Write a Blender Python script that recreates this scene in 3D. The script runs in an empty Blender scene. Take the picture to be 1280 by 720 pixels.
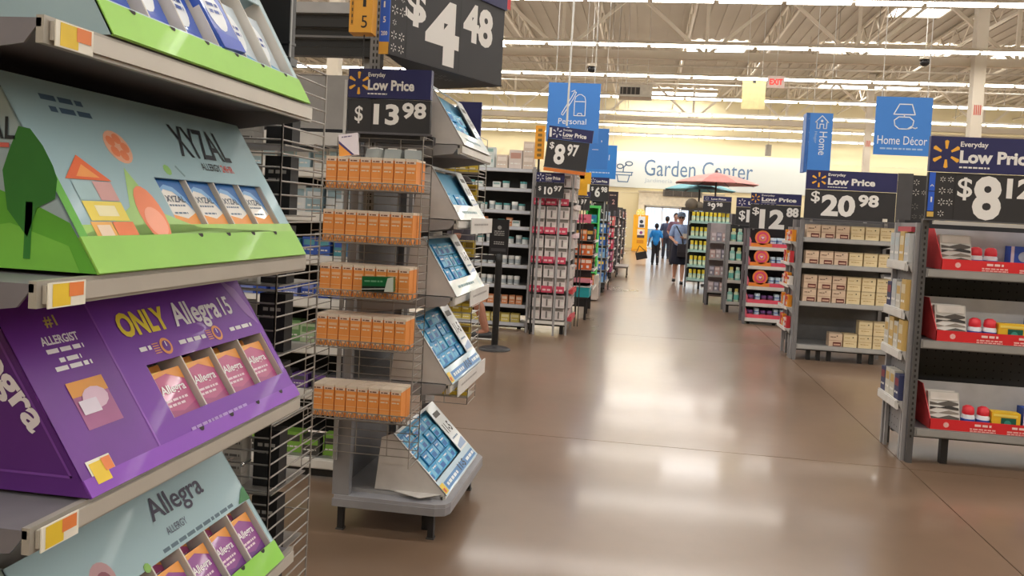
import bpy, bmesh, math, random
from mathutils import Matrix, Vector
random.seed(7)
SC = bpy.context.scene
COL = SC.collection
R = math.radians

# ---------------------------------------------------------------- camera
cd = bpy.data.cameras.new('camera')
cam = bpy.data.objects.new('camera', cd)
COL.objects.link(cam)
cd.sensor_width = 36.0
cd.lens = 28.125
cd.shift_x = -25 / 1280
cd.shift_y = -50 / 1280
cd.clip_start = .05
cd.clip_end = 400
cam.matrix_world = (Matrix.Translation((0, 0, 1.32)) @ Matrix.Rotation(R(7.9), 4, 'Z')
                    @ Matrix.Rotation(R(90 - 2.3), 4, 'X') @ Matrix.Rotation(R(3.05), 4, 'Z'))
SC.camera = cam
SC.view_settings.view_transform = 'Standard'
SC.view_settings.look = 'None'
SC.view_settings.gamma = 1
SC.view_settings.exposure = 0.42
SC.view_settings.use_curve_mapping = False

# ---------------------------------------------------------------- world: bright hazy daylight outside the doors
wd = bpy.data.worlds.new('world')
SC.world = wd
wd.use_nodes = True
bg = wd.node_tree.nodes['Background']
bg.inputs[0].default_value = (.80, .90, 1, 1)
bg.inputs[1].default_value = 1.5

# ---------------------------------------------------------------- lamp rows (the strip fixtures of the hall)
ROWS = [-4.8, -.8, 3.2, 7.2, 11.2, 15.3, 19.2, 23.2, 27.2, 31.2, 35.3, 39.1]
LZ = 5.5
for y in ROWS:
    ld = bpy.data.lights.new('strip_lamp', 'AREA')
    ld.shape = 'RECTANGLE'
    ld.size = 40
    ld.size_y = .14
    ld.energy = 300
    ld.color = (1, .97, .93)
    lo = bpy.data.objects.new('strip_lamp', ld)
    lo.location = (2, min(y, 39.0), LZ - .11)
    COL.objects.link(lo)
    lu = ld.copy(); lu.energy = 115        # added upward fill to brighten the roof deck; the strip housings are closed on top
    lo = bpy.data.objects.new('added_roof_fill', lu)
    lo.location = (2, min(y, 39.0), LZ + .09); lo.rotation_euler = (math.pi, 0, 0)
    COL.objects.link(lo)
TUBE_E = 9.0

# ---------------------------------------------------------------- materials
def lin(h):
    c = [int(h[i:i + 2], 16) / 255 for i in (0, 2, 4)]
    return [x / 12.92 if x <= .04045 else ((x + .055) / 1.055) ** 2.4 for x in c] + [1]
_m = {}
def M(h, rough=.55, metal=0.0, em=0.0, var=.10, scale=9.0, trans=0.0, coat=0.0, alpha=1.0):
    k = (h, rough, metal, em, var, scale, trans, coat, alpha)
    if k in _m: return _m[k]
    m = bpy.data.materials.new('m_' + h)
    m.use_nodes = True
    nt = m.node_tree
    b = nt.nodes['Principled BSDF']
    c = lin(h)
    if var > 0:
        tc = nt.nodes.new('ShaderNodeTexCoord')
        n = nt.nodes.new('ShaderNodeTexNoise')
        n.inputs['Scale'].default_value = scale
        n.inputs['Detail'].default_value = 3
        nt.links.new(tc.outputs['Object'], n.inputs['Vector'])
        r = nt.nodes.new('ShaderNodeValToRGB')
        r.color_ramp.elements[0].position = .3
        r.color_ramp.elements[1].position = .7
        r.color_ramp.elements[0].color = [x * (1 - var) for x in c[:3]] + [1]
        r.color_ramp.elements[1].color = [min(1, x * (1 + var * .6)) for x in c[:3]] + [1]
        nt.links.new(n.outputs['Fac'], r.inputs['Fac'])
        nt.links.new(r.outputs['Color'], b.inputs['Base Color'])
    else:
        b.inputs['Base Color'].default_value = c
    b.inputs['Roughness'].default_value = rough
    b.inputs['Metallic'].default_value = metal
    b.inputs['Transmission Weight'].default_value = trans
    b.inputs['Coat Weight'].default_value = coat
    b.inputs['Alpha'].default_value = alpha
    if em:
        b.inputs['Emission Color'].default_value = c
        b.inputs['Emission Strength'].default_value = em
    _m[k] = m
    return m

def floor_mat():
    m = bpy.data.materials.new('polished_concrete')
    m.use_nodes = True
    nt = m.node_tree
    b = nt.nodes['Principled BSDF']
    tc = nt.nodes.new('ShaderNodeTexCoord')
    n1 = nt.nodes.new('ShaderNodeTexNoise'); n1.inputs['Scale'].default_value = .55; n1.inputs['Detail'].default_value = 6
    n2 = nt.nodes.new('ShaderNodeTexNoise'); n2.inputs['Scale'].default_value = 7; n2.inputs['Detail'].default_value = 4
    nt.links.new(tc.outputs['Object'], n1.inputs['Vector'])
    nt.links.new(tc.outputs['Object'], n2.inputs['Vector'])
    r = nt.nodes.new('ShaderNodeValToRGB')
    r.color_ramp.elements[0].position = .3
    r.color_ramp.elements[1].position = .72
    r.color_ramp.elements[0].color = lin('75604e')
    r.color_ramp.elements[1].color = lin('8c7360')
    nt.links.new(n1.outputs['Fac'], r.inputs['Fac'])
    r2 = nt.nodes.new('ShaderNodeValToRGB')
    r2.color_ramp.elements[0].position = .35
    r2.color_ramp.elements[1].position = .65
    r2.color_ramp.elements[0].color = (.93, .93, .93, 1)
    r2.color_ramp.elements[1].color = (1, 1, 1, 1)
    nt.links.new(n2.outputs['Fac'], r2.inputs['Fac'])
    mx = nt.nodes.new('ShaderNodeMix'); mx.data_type = 'RGBA'; mx.blend_type = 'MULTIPLY'
    mx.inputs[0].default_value = 1
    nt.links.new(r.outputs['Color'], mx.inputs[6]); nt.links.new(r2.outputs['Color'], mx.inputs[7])
    nt.links.new(mx.outputs[2], b.inputs['Base Color'])
    mr = nt.nodes.new('ShaderNodeMapRange')
    mr.inputs['To Min'].default_value = .24; mr.inputs['To Max'].default_value = .34
    nt.links.new(n1.outputs['Fac'], mr.inputs['Value'])
    nt.links.new(mr.outputs['Result'], b.inputs['Roughness'])
    b.inputs['Specular IOR Level'].default_value = .6
    b.inputs['Coat Weight'].default_value = .26; b.inputs['Coat Roughness'].default_value = .09; b.inputs['Coat IOR'].default_value = 1.55
    return m

# ---------------------------------------------------------------- mesh builder
_txt = {}
def text_mesh(s, bold):
    k = (s, bold)
    if k in _txt: return _txt[k]
    cu = bpy.data.curves.new('t', 'FONT')
    cu.body = s
    cu.size = 1
    cu.resolution_u = 3
    cu.offset = bold
    o = bpy.data.objects.new('t', cu)
    me = o.to_mesh()
    vs = [v.co.copy() for v in me.vertices]
    fs = [tuple(p.vertices) for p in me.polygons]
    o.to_mesh_clear()
    bpy.data.objects.remove(o)
    bpy.data.curves.remove(cu)
    if vs:
        x0 = min(v.x for v in vs); x1 = max(v.x for v in vs)
        y0 = min(v.y for v in vs); y1 = max(v.y for v in vs)
    else: x0 = y0 = 0; x1 = y1 = 1
    _txt[k] = (vs, fs, x0, x1, y0, y1)
    return _txt[k]

class MB:
    def __init__(s, T=None):
        s.v = []; s.f = []; s.mi = []; s.ms = []; s.T = T or Matrix.Identity(4); s.smooth = set()
    def mid(s, m):
        if m not in s.ms: s.ms.append(m)
        return s.ms.index(m)
    def add(s, vs, fs, m, smooth=False):
        n = len(s.v); i = s.mid(m)
        for v in vs: s.v.append(s.T @ Vector(v))
        for f in fs:
            if smooth: s.smooth.add(len(s.f))
            s.f.append(tuple(n + q for q in f)); s.mi.append(i)
        return s
    def box(s, x0, x1, y0, y1, z0, z1, m):
        return s.add([(x0, y0, z0), (x1, y0, z0), (x1, y1, z0), (x0, y1, z0), (x0, y0, z1), (x1, y0, z1), (x1, y1, z1), (x0, y1, z1)],
                     [(0, 3, 2, 1), (4, 5, 6, 7), (0, 1, 5, 4), (1, 2, 6, 5), (2, 3, 7, 6), (3, 0, 4, 7)], m)
    def bar(s, p, q, w, h, m):          # rectangular bar between two points
        p = Vector(p); q = Vector(q); d = (q - p).normalized()
        up = Vector((0, 0, 1)) if abs(d.z) < .95 else Vector((0, 1, 0))
        a = d.cross(up).normalized() * w / 2; b = a.cross(d).normalized() * h / 2
        vs = [p - a - b, p + a - b, p + a + b, p - a + b, q - a - b, q + a - b, q + a + b, q - a + b]
        return s.add(vs, [(0, 1, 2, 3), (7, 6, 5, 4), (0, 4, 5, 1), (1, 5, 6, 2), (2, 6, 7, 3), (3, 7, 4, 0)], m)
    def tube(s, p, q, r0, m, r1=None, n=8, caps=True, smooth=True):
        r1 = r0 if r1 is None else r1
        p = Vector(p); q = Vector(q); d = (q - p).normalized()
        up = Vector((0, 0, 1)) if abs(d.z) < .95 else Vector((1, 0, 0))
        a = d.cross(up).normalized(); b = d.cross(a).normalized()
        vs = []
        for c, r in ((p, r0), (q, r1)):
            for k in range(n):
                t = 2 * math.pi * k / n
                vs.append(c + a * math.cos(t) * r + b * math.sin(t) * r)
        s.add(vs, [(k, (k + 1) % n, n + (k + 1) % n, n + k) for k in range(n)], m, smooth)
        if caps: s.add(vs, [tuple(reversed(range(n))), tuple(range(n, 2 * n))], m)
        return s
    def lathe(s, prof, m, cx=0, cy=0, n=12, sx=1, sy=1, smooth=True):
        vs = []; fs = []
        for r, z in prof:
            for k in range(n):
                t = 2 * math.pi * k / n
                vs.append((cx + r * sx * math.cos(t), cy + r * sy * math.sin(t), z))
        for i in range(len(prof) - 1):
            for k in range(n):
                fs.append((i * n + k, i * n + (k + 1) % n, (i + 1) * n + (k + 1) % n, (i + 1) * n + k))
        s.add(vs, fs, m, smooth)
        s.add(vs[:n] + vs[-n:], [tuple(reversed(range(n))), tuple(range(n, 2 * n))], m)
        return s
    def prism(s, pts, x0, x1, m):       # pts in (y,z), extruded along x
        n = len(pts)
        vs = [(x0, y, z) for y, z in pts] + [(x1, y, z) for y, z in pts]
        return s.add(vs, [tuple(range(n)), tuple(reversed(range(n, 2 * n)))] + [(k, n + k, n + (k + 1) % n, (k + 1) % n) for k in range(n)], m)
    def slab(s, pts, z0, z1, m):        # pts in (x,y), extruded along z
        n = len(pts)
        vs = [(x, y, z0) for x, y in pts] + [(x, y, z1) for x, y in pts]
        return s.add(vs, [tuple(reversed(range(n))), tuple(range(n, 2 * n))] + [(k, (k + 1) % n, n + (k + 1) % n, n + k) for k in range(n)], m)
    def capsule(s, p, q, r0, r1, m, n=10):
        p = Vector(p); q = Vector(q)
        s.tube(p, q, r0, m, r1, n)
        for c, r in ((p, r0), (q, r1)): s.ball(c, r, m, n=n)
        return s
    def ball(s, c, r, m, n=10, sx=1, sy=1, sz=1, k=6):
        c = Vector(c); vs = []; fs = []
        for i in range(1, k):
            a = math.pi * i / k
            for j in range(n):
                t = 2 * math.pi * j / n
                vs.append(c + Vector((math.sin(a) * math.cos(t) * r * sx, math.sin(a) * math.sin(t) * r * sy, -math.cos(a) * r * sz)))
        for i in range(k - 2):
            for j in range(n): fs.append((i * n + j, i * n + (j + 1) % n, (i + 1) * n + (j + 1) % n, (i + 1) * n + j))
        b = len(vs); vs += [c - Vector((0, 0, r * sz)), c + Vector((0, 0, r * sz))]
        for j in range(n):
            fs.append((b, (j + 1) % n, j)); fs.append((b + 1, (k - 2) * n + j, (k - 2) * n + (j + 1) % n))
        return s.add(vs, fs, m, True)
    def mesh(s, name):
        me = bpy.data.meshes.new(name)
        me.from_pydata([tuple(v) for v in s.v], [], s.f)
        for m in s.ms: me.materials.append(m)
        me.polygons.foreach_set('material_index', s.mi)
        if s.smooth:
            fl = [i in s.smooth for i in range(len(s.f))]
            me.polygons.foreach_set('use_smooth', fl)
        me.update()
        return me

class Face:                              # a flat face (origin, right, up) carrying flat print
    def __init__(s, mb, o, u, v, lift=.0008):
        s.mb = mb; s.o = Vector(o); s.u = Vector(u).normalized(); s.v = Vector(v).normalized(); s.n = s.u.cross(s.v); s.L = lift
    def P(s, a, b, h): return s.o + s.u * a + s.v * b + s.n * (h * s.L)
    def poly(s, pts, m, h=1): s.mb.add([s.P(a, b, h) for a, b in pts], [tuple(range(len(pts)))], m); return s
    def rect(s, a0, b0, a1, b1, m, h=1): return s.poly([(a0, b0), (a1, b0), (a1, b1), (a0, b1)], m, h)
    def disc(s, cx, cy, r, m, h=1, n=18, ry=None, a0=0, a1=360):
        ry = ry or r
        full = a1 - a0 >= 360
        k = n if full else n + 1
        return s.poly([(cx + r * math.cos(R(a0 + (a1 - a0) * i / n)), cy + ry * math.sin(R(a0 + (a1 - a0) * i / n))) for i in range(k)], m, h)
    def line(s, pts, w, m, h=1):
        for (a, b), (c, d) in zip(pts, pts[1:]):
            L = math.hypot(c - a, d - b) or 1e-6
            x, y = -(d - b) / L * w / 2, (c - a) / L * w / 2
            ex, ey = (c - a) / L * w * .3, (d - b) / L * w * .3
            s.poly([(a + x - ex, b + y - ey), (a - x - ex, b - y - ey), (c - x + ex, d - y + ey), (c + x + ex, d + y + ey)], m, h)
        return s
    def text(s, t, a, b, w, hgt, m, h=2, bold=0.0, rot=0, shear=0):
        """fit the text t into the box w x hgt with lower-left corner (a, b)"""
        vs, fs, x0, x1, y0, y1 = text_mesh(t, bold)
        sx = w / (x1 - x0); sy = hgt / (y1 - y0)
        c, d = math.cos(R(rot)), math.sin(R(rot))
        out = []
        for v in vs:
            x = (v.x - x0) * sx; y = (v.y - y0) * sy; x += y * shear
            out.append(s.P(a + x * c - y * d, b + x * d + y * c, h))
        s.mb.add(out, fs, m)
        return s
    def spark(s, cx, cy, r, m, h=2):
        for k in range(6):
            t = R(90 + 60 * k); w = r * .13
            dx, dy = math.cos(t), math.sin(t)
            s.poly([(cx + dx * r * .38 - dy * w * .55, cy + dy * r * .38 + dx * w * .55), (cx + dx * r * .38 + dy * w * .55, cy + dy * r * .38 - dx * w * .55),
                    (cx + dx * r * .93 + dy * w * 1.1, cy + dy * r * .93 - dx * w * 1.1), (cx + dx * r, cy + dy * r), (cx + dx * r * .93 - dy * w * 1.1, cy + dy * r * .93 + dx * w * 1.1)], m, h)
        return s
    def greek(s, a, b, w, hgt, m, h=1, seed=0):    # a line of print too small to read: short word bars
        rd = random.Random(seed); x = a
        while x < a + w * .97:
            l = min(rd.uniform(.6, 1.8) * hgt * 2, a + w - x)
            s.rect(x, b, x + l, b + hgt, m, h)
            x += l + hgt * .6
        return s

# ---------------------------------------------------------------- scene objects
def thing(name, label, cat, loc=(0, 0, 0), rotz=0.0, group=None):
    o = bpy.data.objects.new(name, None)
    o.empty_display_size = .1
    COL.objects.link(o)
    o.location = loc; o.rotation_euler = (0, 0, R(rotz))
    o['label'] = label; o['category'] = cat
    if group: o['group'] = group
    return o
def part(parent, name, mb, label=None, kind=None):
    me = mb.mesh(name) if isinstance(mb, MB) else mb
    o = bpy.data.objects.new(name, me)
    COL.objects.link(o)
    o.parent = parent
    if label: o['label'] = label
    if kind: o['kind'] = kind
    return o
def solo(name, mb, label, cat, loc=(0, 0, 0), rotz=0.0, group=None, mat=None):
    me = mb.mesh(name) if isinstance(mb, MB) else mb
    o = bpy.data.objects.new(name, me)
    COL.objects.link(o)
    if mat is not None: o.matrix_world = mat
    else: o.location = loc; o.rotation_euler = (0, 0, R(rotz))
    o['label'] = label; o['category'] = cat
    if group: o['group'] = group
    return o
def struct(name, mb, parent=None):
    o = bpy.data.objects.new(name, mb.mesh(name) if isinstance(mb, MB) else mb)
    COL.objects.link(o)
    if parent: o.parent = parent
    else: o['kind'] = 'structure'
    return o
def LOC(loc, rotz): return Matrix.Translation(loc) @ Matrix.Rotation(R(rotz), 4, 'Z')

# ================================================================ THE HALL
FM = floor_mat()
CREAM = M('d6c9a2', .8, var=.03, scale=.4)
BEIGE = M('c9beab', .75, var=.05, scale=1)
DECK = M('a89d8b', .8, var=.06, scale=.5)
WALLY = 40.0
XL, XR, YB = -26.0, 30.0, -9.0
mb = MB().box(XL, XR, YB, WALLY, -.06, -.006, M('4a3d33', .7))
floor = struct('floor', mb)
xs = [XL, -20.9, -16.3, -11.7, -7.1, -2.5, 1.565, 6.1, 10.7, 15.3, 19.9, 24.5, XR]
ys = [YB, -4.3, .25, 4.75, 9.3, 13.9, 18.5, 23.1, 27.7, 32.3, 36.9, WALLY]
for i in range(len(xs) - 1):
    for j in range(len(ys) - 1):
        s_ = struct('slab', MB().box(xs[i] + .003, xs[i + 1] - .003, ys[j] + .003, ys[j + 1] - .003, -.03, 0, FM), floor)

# ceiling: ribbed steel deck
mb = MB()
mb.box(XL, XR, YB, WALLY, 7.66, 7.72, DECK)
x = XL
while x < XR:
    mb.box(x, x + .20, YB, WALLY, 7.625, 7.66, DECK)
    x += .40
struct('ceiling', mb)
struct('wall_left', MB().box(XL - .1, XL, YB, WALLY, 0, 7.7, CREAM))
struct('wall_right', MB().box(XR, XR + .1, YB, WALLY, 0, 7.7, CREAM))
struct('wall_rear', MB().box(XL, XR, YB - .1, YB, 0, 7.7, CREAM))
# far wall with the doorway opening x -0.02..3.4, z 0..2.12
w = MB()
w.box(XL, -.02, WALLY, WALLY + .2, 0, 7.7, CREAM)
w.box(3.4, XR, WALLY, WALLY + .2, 0, 7.7, CREAM)
w.box(-.02, 3.4, WALLY, WALLY + .2, 2.12, 7.7, CREAM)
for z in (2.72, 3.55, 4.5, 5.9):
    w.box(XL, XR, WALLY - .012, WALLY, z, z + .02, M('d5caae', .8))
wall_far = struct('wall_far', w)
w = MB()
w.box(-.35, 3.7, WALLY - .5, WALLY - .02, 2.14, 2.80, M('ddd3bb', .7))
w.box(-.35, -.06, WALLY - .5, WALLY - .02, 0, 2.14, M('e4dac2', .7))
w.box(3.44, 3.7, WALLY - .5, WALLY - .02, 0, 2.14, M('e4dac2', .7))
w.box(-.4, 3.75, WALLY - .55, WALLY - .5, 2.76, 2.84, M('b9ad97', .6))
struct('trim_1', w)
# sliding glass doors
GL = M('eaf6ff', .02, trans=1.0, var=0)
FR = M('e8e6e0', .4, var=.03)
dr = bpy.data.objects.new('door_1', None); COL.objects.link(dr); dr.location = (0, WALLY - .1, 0); dr['kind'] = 'structure'
fr = MB()
for x in (-.02, .80, 1.62, 1.72, 2.54, 3.34):
    fr.box(x, x + .055, -.03, .05, 0, 2.10, FR)
fr.box(-.02, 3.4, -.03, .05, 2.04, 2.11, FR)
fr.box(-.02, 3.4, -.03, .05, .0, .08, FR)
part(dr, 'door_frame', fr)
for x in (.035, .855, 1.775, 2.595):
    part(dr, 'pane', MB().box(x, x + .76, .005, .013, .08, 2.04, GL))
for x in (.78, 1.70):
    part(dr, 'door_handle', MB().box(x, x + .02, -.06, -.03, .9, 1.25, M('8f9295', .3, .8)))
for x in (.14, .30, .46, 1.0, 1.2, 2.0, 2.3):
    part(dr, 'muntin', MB().box(x, x + .015, .0, .02, .08, 2.04, M('c9ced2', .4)))
# outdoors beyond the doors
struct('ground_outside', MB().box(-30, 30, WALLY + .2, WALLY + 40, -.2, -.02, M('c6c8c4', .8)))
solo('fence', MB().box(-12, 14, 0, .1, 0, .9, M('9db0bd', .7)), 'low pale fence outside beyond the glass doors', 'fence', (0, WALLY + 14, -.02))
# vent grille above the door
vg = thing('vent_grille', 'dark rectangular vent grille on the wall above the glass doors', 'vent', (.80, WALLY - .56, 2.62))
part(vg, 'grille_frame', MB().box(0, 1.86, -.02, .0, 0, .32, M('6d665c', .6)))
for k in range(6):
    part(vg, 'slat', MB().bar((.04, -.03, .04 + k * .048), (1.82, -.03, .04 + k * .048), .02, .022, M('453f3a', .6)))
for k in range(5):
    part(vg, 'grille_bar', MB().box(.04 + k * .44, .06 + k * .44, -.045, -.02, .02, .3, M('8a8278', .6)))

# columns
for (x, y, wd_, lab) in ((7.69, 20.6, .26, 1), (8.55, 33.4, .24, 2), (-11.0, 20.6, .26, 3), (-5.33, 13.0, .2, 4)):
    c = MB().box(x - wd_ / 2, x + wd_ / 2, y - wd_ / 2, y + wd_ / 2, 0, 7.6, M('cfc5b4', .6, var=.04, scale=1))
    c.box(x - wd_ / 2 - .03, x + wd_ / 2 + .03, y - wd_ / 2 - .03, y + wd_ / 2 + .03, 0, .12, M('8d857a', .6))
    co = struct('column', c)
    if lab in (1, 2):
        g = MB(); f = Face(g, (x - .09, y - wd_ / 2 - .004, 4.28 if lab == 1 else 4.75), (1, 0, 0), (0, 0, 1), .002)
        for k in range(4): f.rect(.01 + k * .045, 0, .035 + k * .045, .24, M('c4584a', .6), 1)
        part(co, 'red_marking', g)

# trusses along X
ST = M('cfc4b1', .55, var=.04, scale=1)
def truss(y, zb, zt, pitch, x0, x1, off):
    t = bpy.data.objects.new('beam_truss', None); COL.objects.link(t); t['kind'] = 'structure'; t.location = (0, y, 0)
    part(t, 'bottom_chord', MB().box(x0, x1, -.09, .09, zb - .10, zb + .10, ST))
    part(t, 'top_chord', MB().box(x0, x1, -.07, .07, zt - .07, zt + .07, ST))
    x = off
    web = MB().bar((0, 0, zb), (0, 0, zt), .08, .08, ST).mesh('web_post')
    dl = MB().bar((0, 0, zb), (-pitch / 2, 0, zt), .08, .08, ST).mesh('web_diagonal')
    dr_ = MB().bar((0, 0, zb), (pitch / 2, 0, zt), .08, .08, ST).mesh('web_diagonal')
    while x < x1 - pitch / 2:
        if x > x0 + pitch / 2:
            for me in (web, dl, dr_):
                p = part(t, me.name.split('.')[0], me); p.location = (x, 0, 0)
        x += pitch
for y, zb, off in ((21.0, 5.62, -24.6), (33.4, 5.55, -24.2), (8.6, 5.7, -25)):
    truss(y, zb, 7.22, 3.7, XL, XR, off)
# bar joists along Y
jm = MB()
jm.box(-.03, .03, YB, WALLY, 6.92, 6.98, ST)
jm.box(-.03, .03, YB, WALLY, 7.50, 7.58, ST)
y = YB + .3
while y < WALLY - 1.3:
    jm.bar((0, y, 6.95), (0, y + .6, 7.54), .03, .03, ST)
    jm.bar((0, y + .6, 7.54), (0, y + 1.2, 6.95), .03, .03, ST)
    y += 1.2
jm = jm.mesh('roof_joist')
x = XL + 1
while x < XR:
    o = struct('beam_joist', jm); o.location.x = x
    x += 2.6
# conduits / sprinkler pipes along X
for (y, z, r, pw) in ((17.0, 6.3, .035, 'second nearest'), (25.4, 6.2, .03, 'third nearest'), (29.6, 6.35, .035, 'farthest'), (13.2, 6.6, .03, 'nearest')):
    solo('sprinkler_pipe', MB().tube((XL, 0, 0), (XR, 0, 0), r, M('c4bbab', .5), n=6), 'thin painted sprinkler pipe across under the roof, %s of four' % pw, 'pipe', (0, y, z), group='sprinkler pipes under the roof')
# skylights
SKYM = M('ffffff', .5, em=9, var=0)
for (x0, x1, y0, y1) in ((1.0, 3.1, 28.2, 30.2), (-1.4, 3.0, 38.2, 39.4), (6.4, 7.8, 23.0, 23.9), (5.6, 9.8, 28.0, 28.9), (11.2, 12.6, 28.0, 29.2), (-7.5, -5.4, 28.2, 30.0), (7, 11, 35, 36.2)):
    s_ = bpy.data.objects.new('window_skylight', None); COL.objects.link(s_); s_['kind'] = 'structure'; s_.location = ((x0 + x1) / 2, (y0 + y1) / 2, 7.5)
    a, b = (x1 - x0) / 2, (y1 - y0) / 2
    part(s_, 'pane', MB().box(-a, a, -b, b, 0, .02, SKYM))
    g = MB(); g.box(-a - .06, -a, -b - .06, b + .06, -.06, .1, ST); g.box(a, a + .06, -b - .06, b + .06, -.06, .1, ST)
    g.box(-a, a, -b - .06, -b, -.06, .1, ST); g.box(-a, a, b, b + .06, -.06, .1, ST)
    part(s_, 'skylight_frame', g)
# light strips
TM = M('fff9ee', .5, em=TUBE_E, var=0)
HM = M('e9e4d8', .5, var=0)
tube_me = MB().box(-.56, .56, -.055, .055, -.05, .0, TM).mesh('tube')
for i, y in enumerate(ROWS):
    vis = y > 12
    x0, x1 = (-16, 26) if vis else (-14, 18)
    if vis: lab = ('white strip light row across the hall, ' + ('nearest the far cream wall' if i == len(ROWS) - 1 else '%s from the far cream wall' % ['', 'second', 'third', 'fourth', 'fifth', 'sixth', 'seventh'][len(ROWS) - 1 - i]))
    else: lab = 'white strip light row high overhead on the camera side'
    t = thing('strip_light', lab, 'light', (0, min(y, 39.0), LZ), group='strip light rows under the roof' if vis else 'light rows overhead')
    part(t, 'housing', MB().box(x0, x1, -.075, .075, .002, .07, HM))
    x = x0 + .61
    while x < x1:
        p = part(t, 'tube', tube_me); p.location = (x, 0, 0)
        x += 1.22
    for xx in range(int(x0) + 3, int(x1), 6):
        part(t, 'hanger', MB().tube((xx, 0, .07), (xx, 0, 2.1), .008, M('9a948a', .5), n=4))

# ================================================================ SHELVING AND GOODS: shared builders
STEEL = M('a4a3a5', .4, .15); DSTEEL = M('4a4948', .45, .2); BLK = M('1d1c1e', .5); LIP = M('b9b5ae', .4, .1)
WHT = M('eeece6', .5); WIRE = M('a39f9a', .35, .5)
def rack(name, label, loc, rotz, W, D, H, shelves, lip=.04, lipc=LIP, shc=STEEL, backc=DSTEEL, postc=STEEL, front_posts=True,
         legs=(.2, .8), rail=WHT, post_w=.035, back_z0=.12, kick=False, slots=False, sides=None, group=None, peg=True, up_z0=0):
    """a shelving unit: local x 0..W, front at y=0 facing -y, depth D"""
    t = thing(name, label, 'shelving', loc, rotz, group)
    ys_ = [D - .03] + ([0.01] if front_posts else [])
    for yy in ys_:
        for x in (-post_w, W):
            g = MB().box(x, x + post_w, yy, yy + .03, up_z0, H, postc)
            if slots:
                z = .15
                while z < H - .05:
                    g.box(x + .012, x + .022, yy - .0015, yy, z, z + .016, BLK); z += .032
            part(t, 'upright', g)
    g = MB().box(0, W, D, D + .02, back_z0, H, backc)
    if peg:
        f = Face(g, (0, D, 0), (1, 0, 0), (0, 0, 1))
        st = .05 if W < 1.2 else .1
        for i in range(1, int(W / st)):
            for j in range(int(back_z0 / .05) + 1, int(H / .05)):
                f.rect(i * st - .004, j * .05, i * st + .004, j * .05 + .008, M('111112', .8))
    part(t, 'back_panel', g)
    for i, z in enumerate(shelves):
        g = MB()
        g.box(0, W, .004, D - .002, z - .012, z, shc)
        g.box(0, W, 0, .012, z - lip, z + .004, lipc)
        g.prism([(.012, z - .012), (D - .01, z - .012), (D - .01, z - .09), (.03, z - lip)], .0, .004, shc)
        g.prism([(.012, z - .012), (D - .01, z - .012), (D - .01, z - .09), (.03, z - lip)], W - .004, W, shc)
        s_ = part(t, 'shelf' if z > min(shelves) else 'base_deck', g)
        if rail: part(s_, 'price_rail', MB().box(.01, W - .01, -.006, -.001, z - lip + .006, z - .002, rail))
    zb = min(shelves) - .012
    if kick:
        part(t, 'kick_plate', MB().box(0, W, .03, .04, 0.01, zb, BLK))
    else:
        part(t, 'base_rail', MB().box(0, W, .05, .08, zb - .05, zb, BLK))
    for u in legs:
        part(t, 'leg', MB().box(W * u - .02, W * u + .02, .06, .10, 0, zb, BLK))
    if sides:
        for x in sides: part(t, 'side_panel', MB().box(x - .004, x + .004, .02, D - .03, .12, H, shc))
    return t

ORD = ['first', 'second', 'third', 'fourth', 'fifth', 'sixth', 'seventh', 'eighth', 'ninth', 'tenth', 'eleventh', 'twelfth', 'thirteenth', 'fourteenth', 'fifteenth', 'sixteenth', 'seventeenth']
def place(me, name, L, x, y, z, label, cat, group, rz=0, jitter=0, nth=None, way='from-left'):
    if nth is not None: label = ('leftmost' if nth == 0 and way == 'from-left' else '%s-%s' % (ORD[nth], way)) + ' ' + label
    m = L @ Matrix.Translation((x, y, z)) @ Matrix.Rotation(R(rz + random.uniform(-jitter, jitter)), 4, 'Z')
    return solo(name, me, label, cat, group=group, mat=m)

def carton(w, d, h, c, top=None, prints=(), lift=.001, cap=None):
    """box mesh, origin bottom centre, front face at -y; prints(f, w, h) draws on front"""
    g = MB().box(-w / 2, w / 2, -d / 2, d / 2, 0, h, M(c))
    if cap: g.box(-w / 2 - .0004, w / 2 + .0004, -d / 2 - .0004, d / 2 + .0004, h * .93, h + .0006, M(cap))
    f = Face(g, (-w / 2, -d / 2, 0), (1, 0, 0), (0, 0, 1), lift)
    for fn in prints: fn(f, w, h)
    return g
def bottle(r, h, body, cap, label=None, neck=.55, n=10, caph=.22, sy=1):
    hb = h * (1 - caph)
    g = MB()
    g.lathe([(r * .92, 0), (r, h * .03), (r, hb * .86), (r * neck, hb)], M(body), n=n, sy=sy)
    g.lathe([(r * (neck + .12), hb), (r * (neck + .12), h * .985), (r * (neck + .04), h)], M(cap), n=n, sy=sy)
    if label: g.lathe([(r * 1.02, hb * .2), (r * 1.02, hb * .7)], M(label), n=n, sy=sy)
    return g
def jar(r, h, body, lid, band=None, n=12):
    g = MB()
    g.lathe([(r * .95, 0), (r, h * .05), (r, h * .7)], M(body), n=n)
    g.lathe([(r * 1.05, h * .7), (r * 1.05, h * .98), (r, h)], M(lid), n=n)
    if band: g.lathe([(r * 1.02, h * .15), (r * 1.02, h * .6)], M(band), n=n)
    return g

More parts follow.
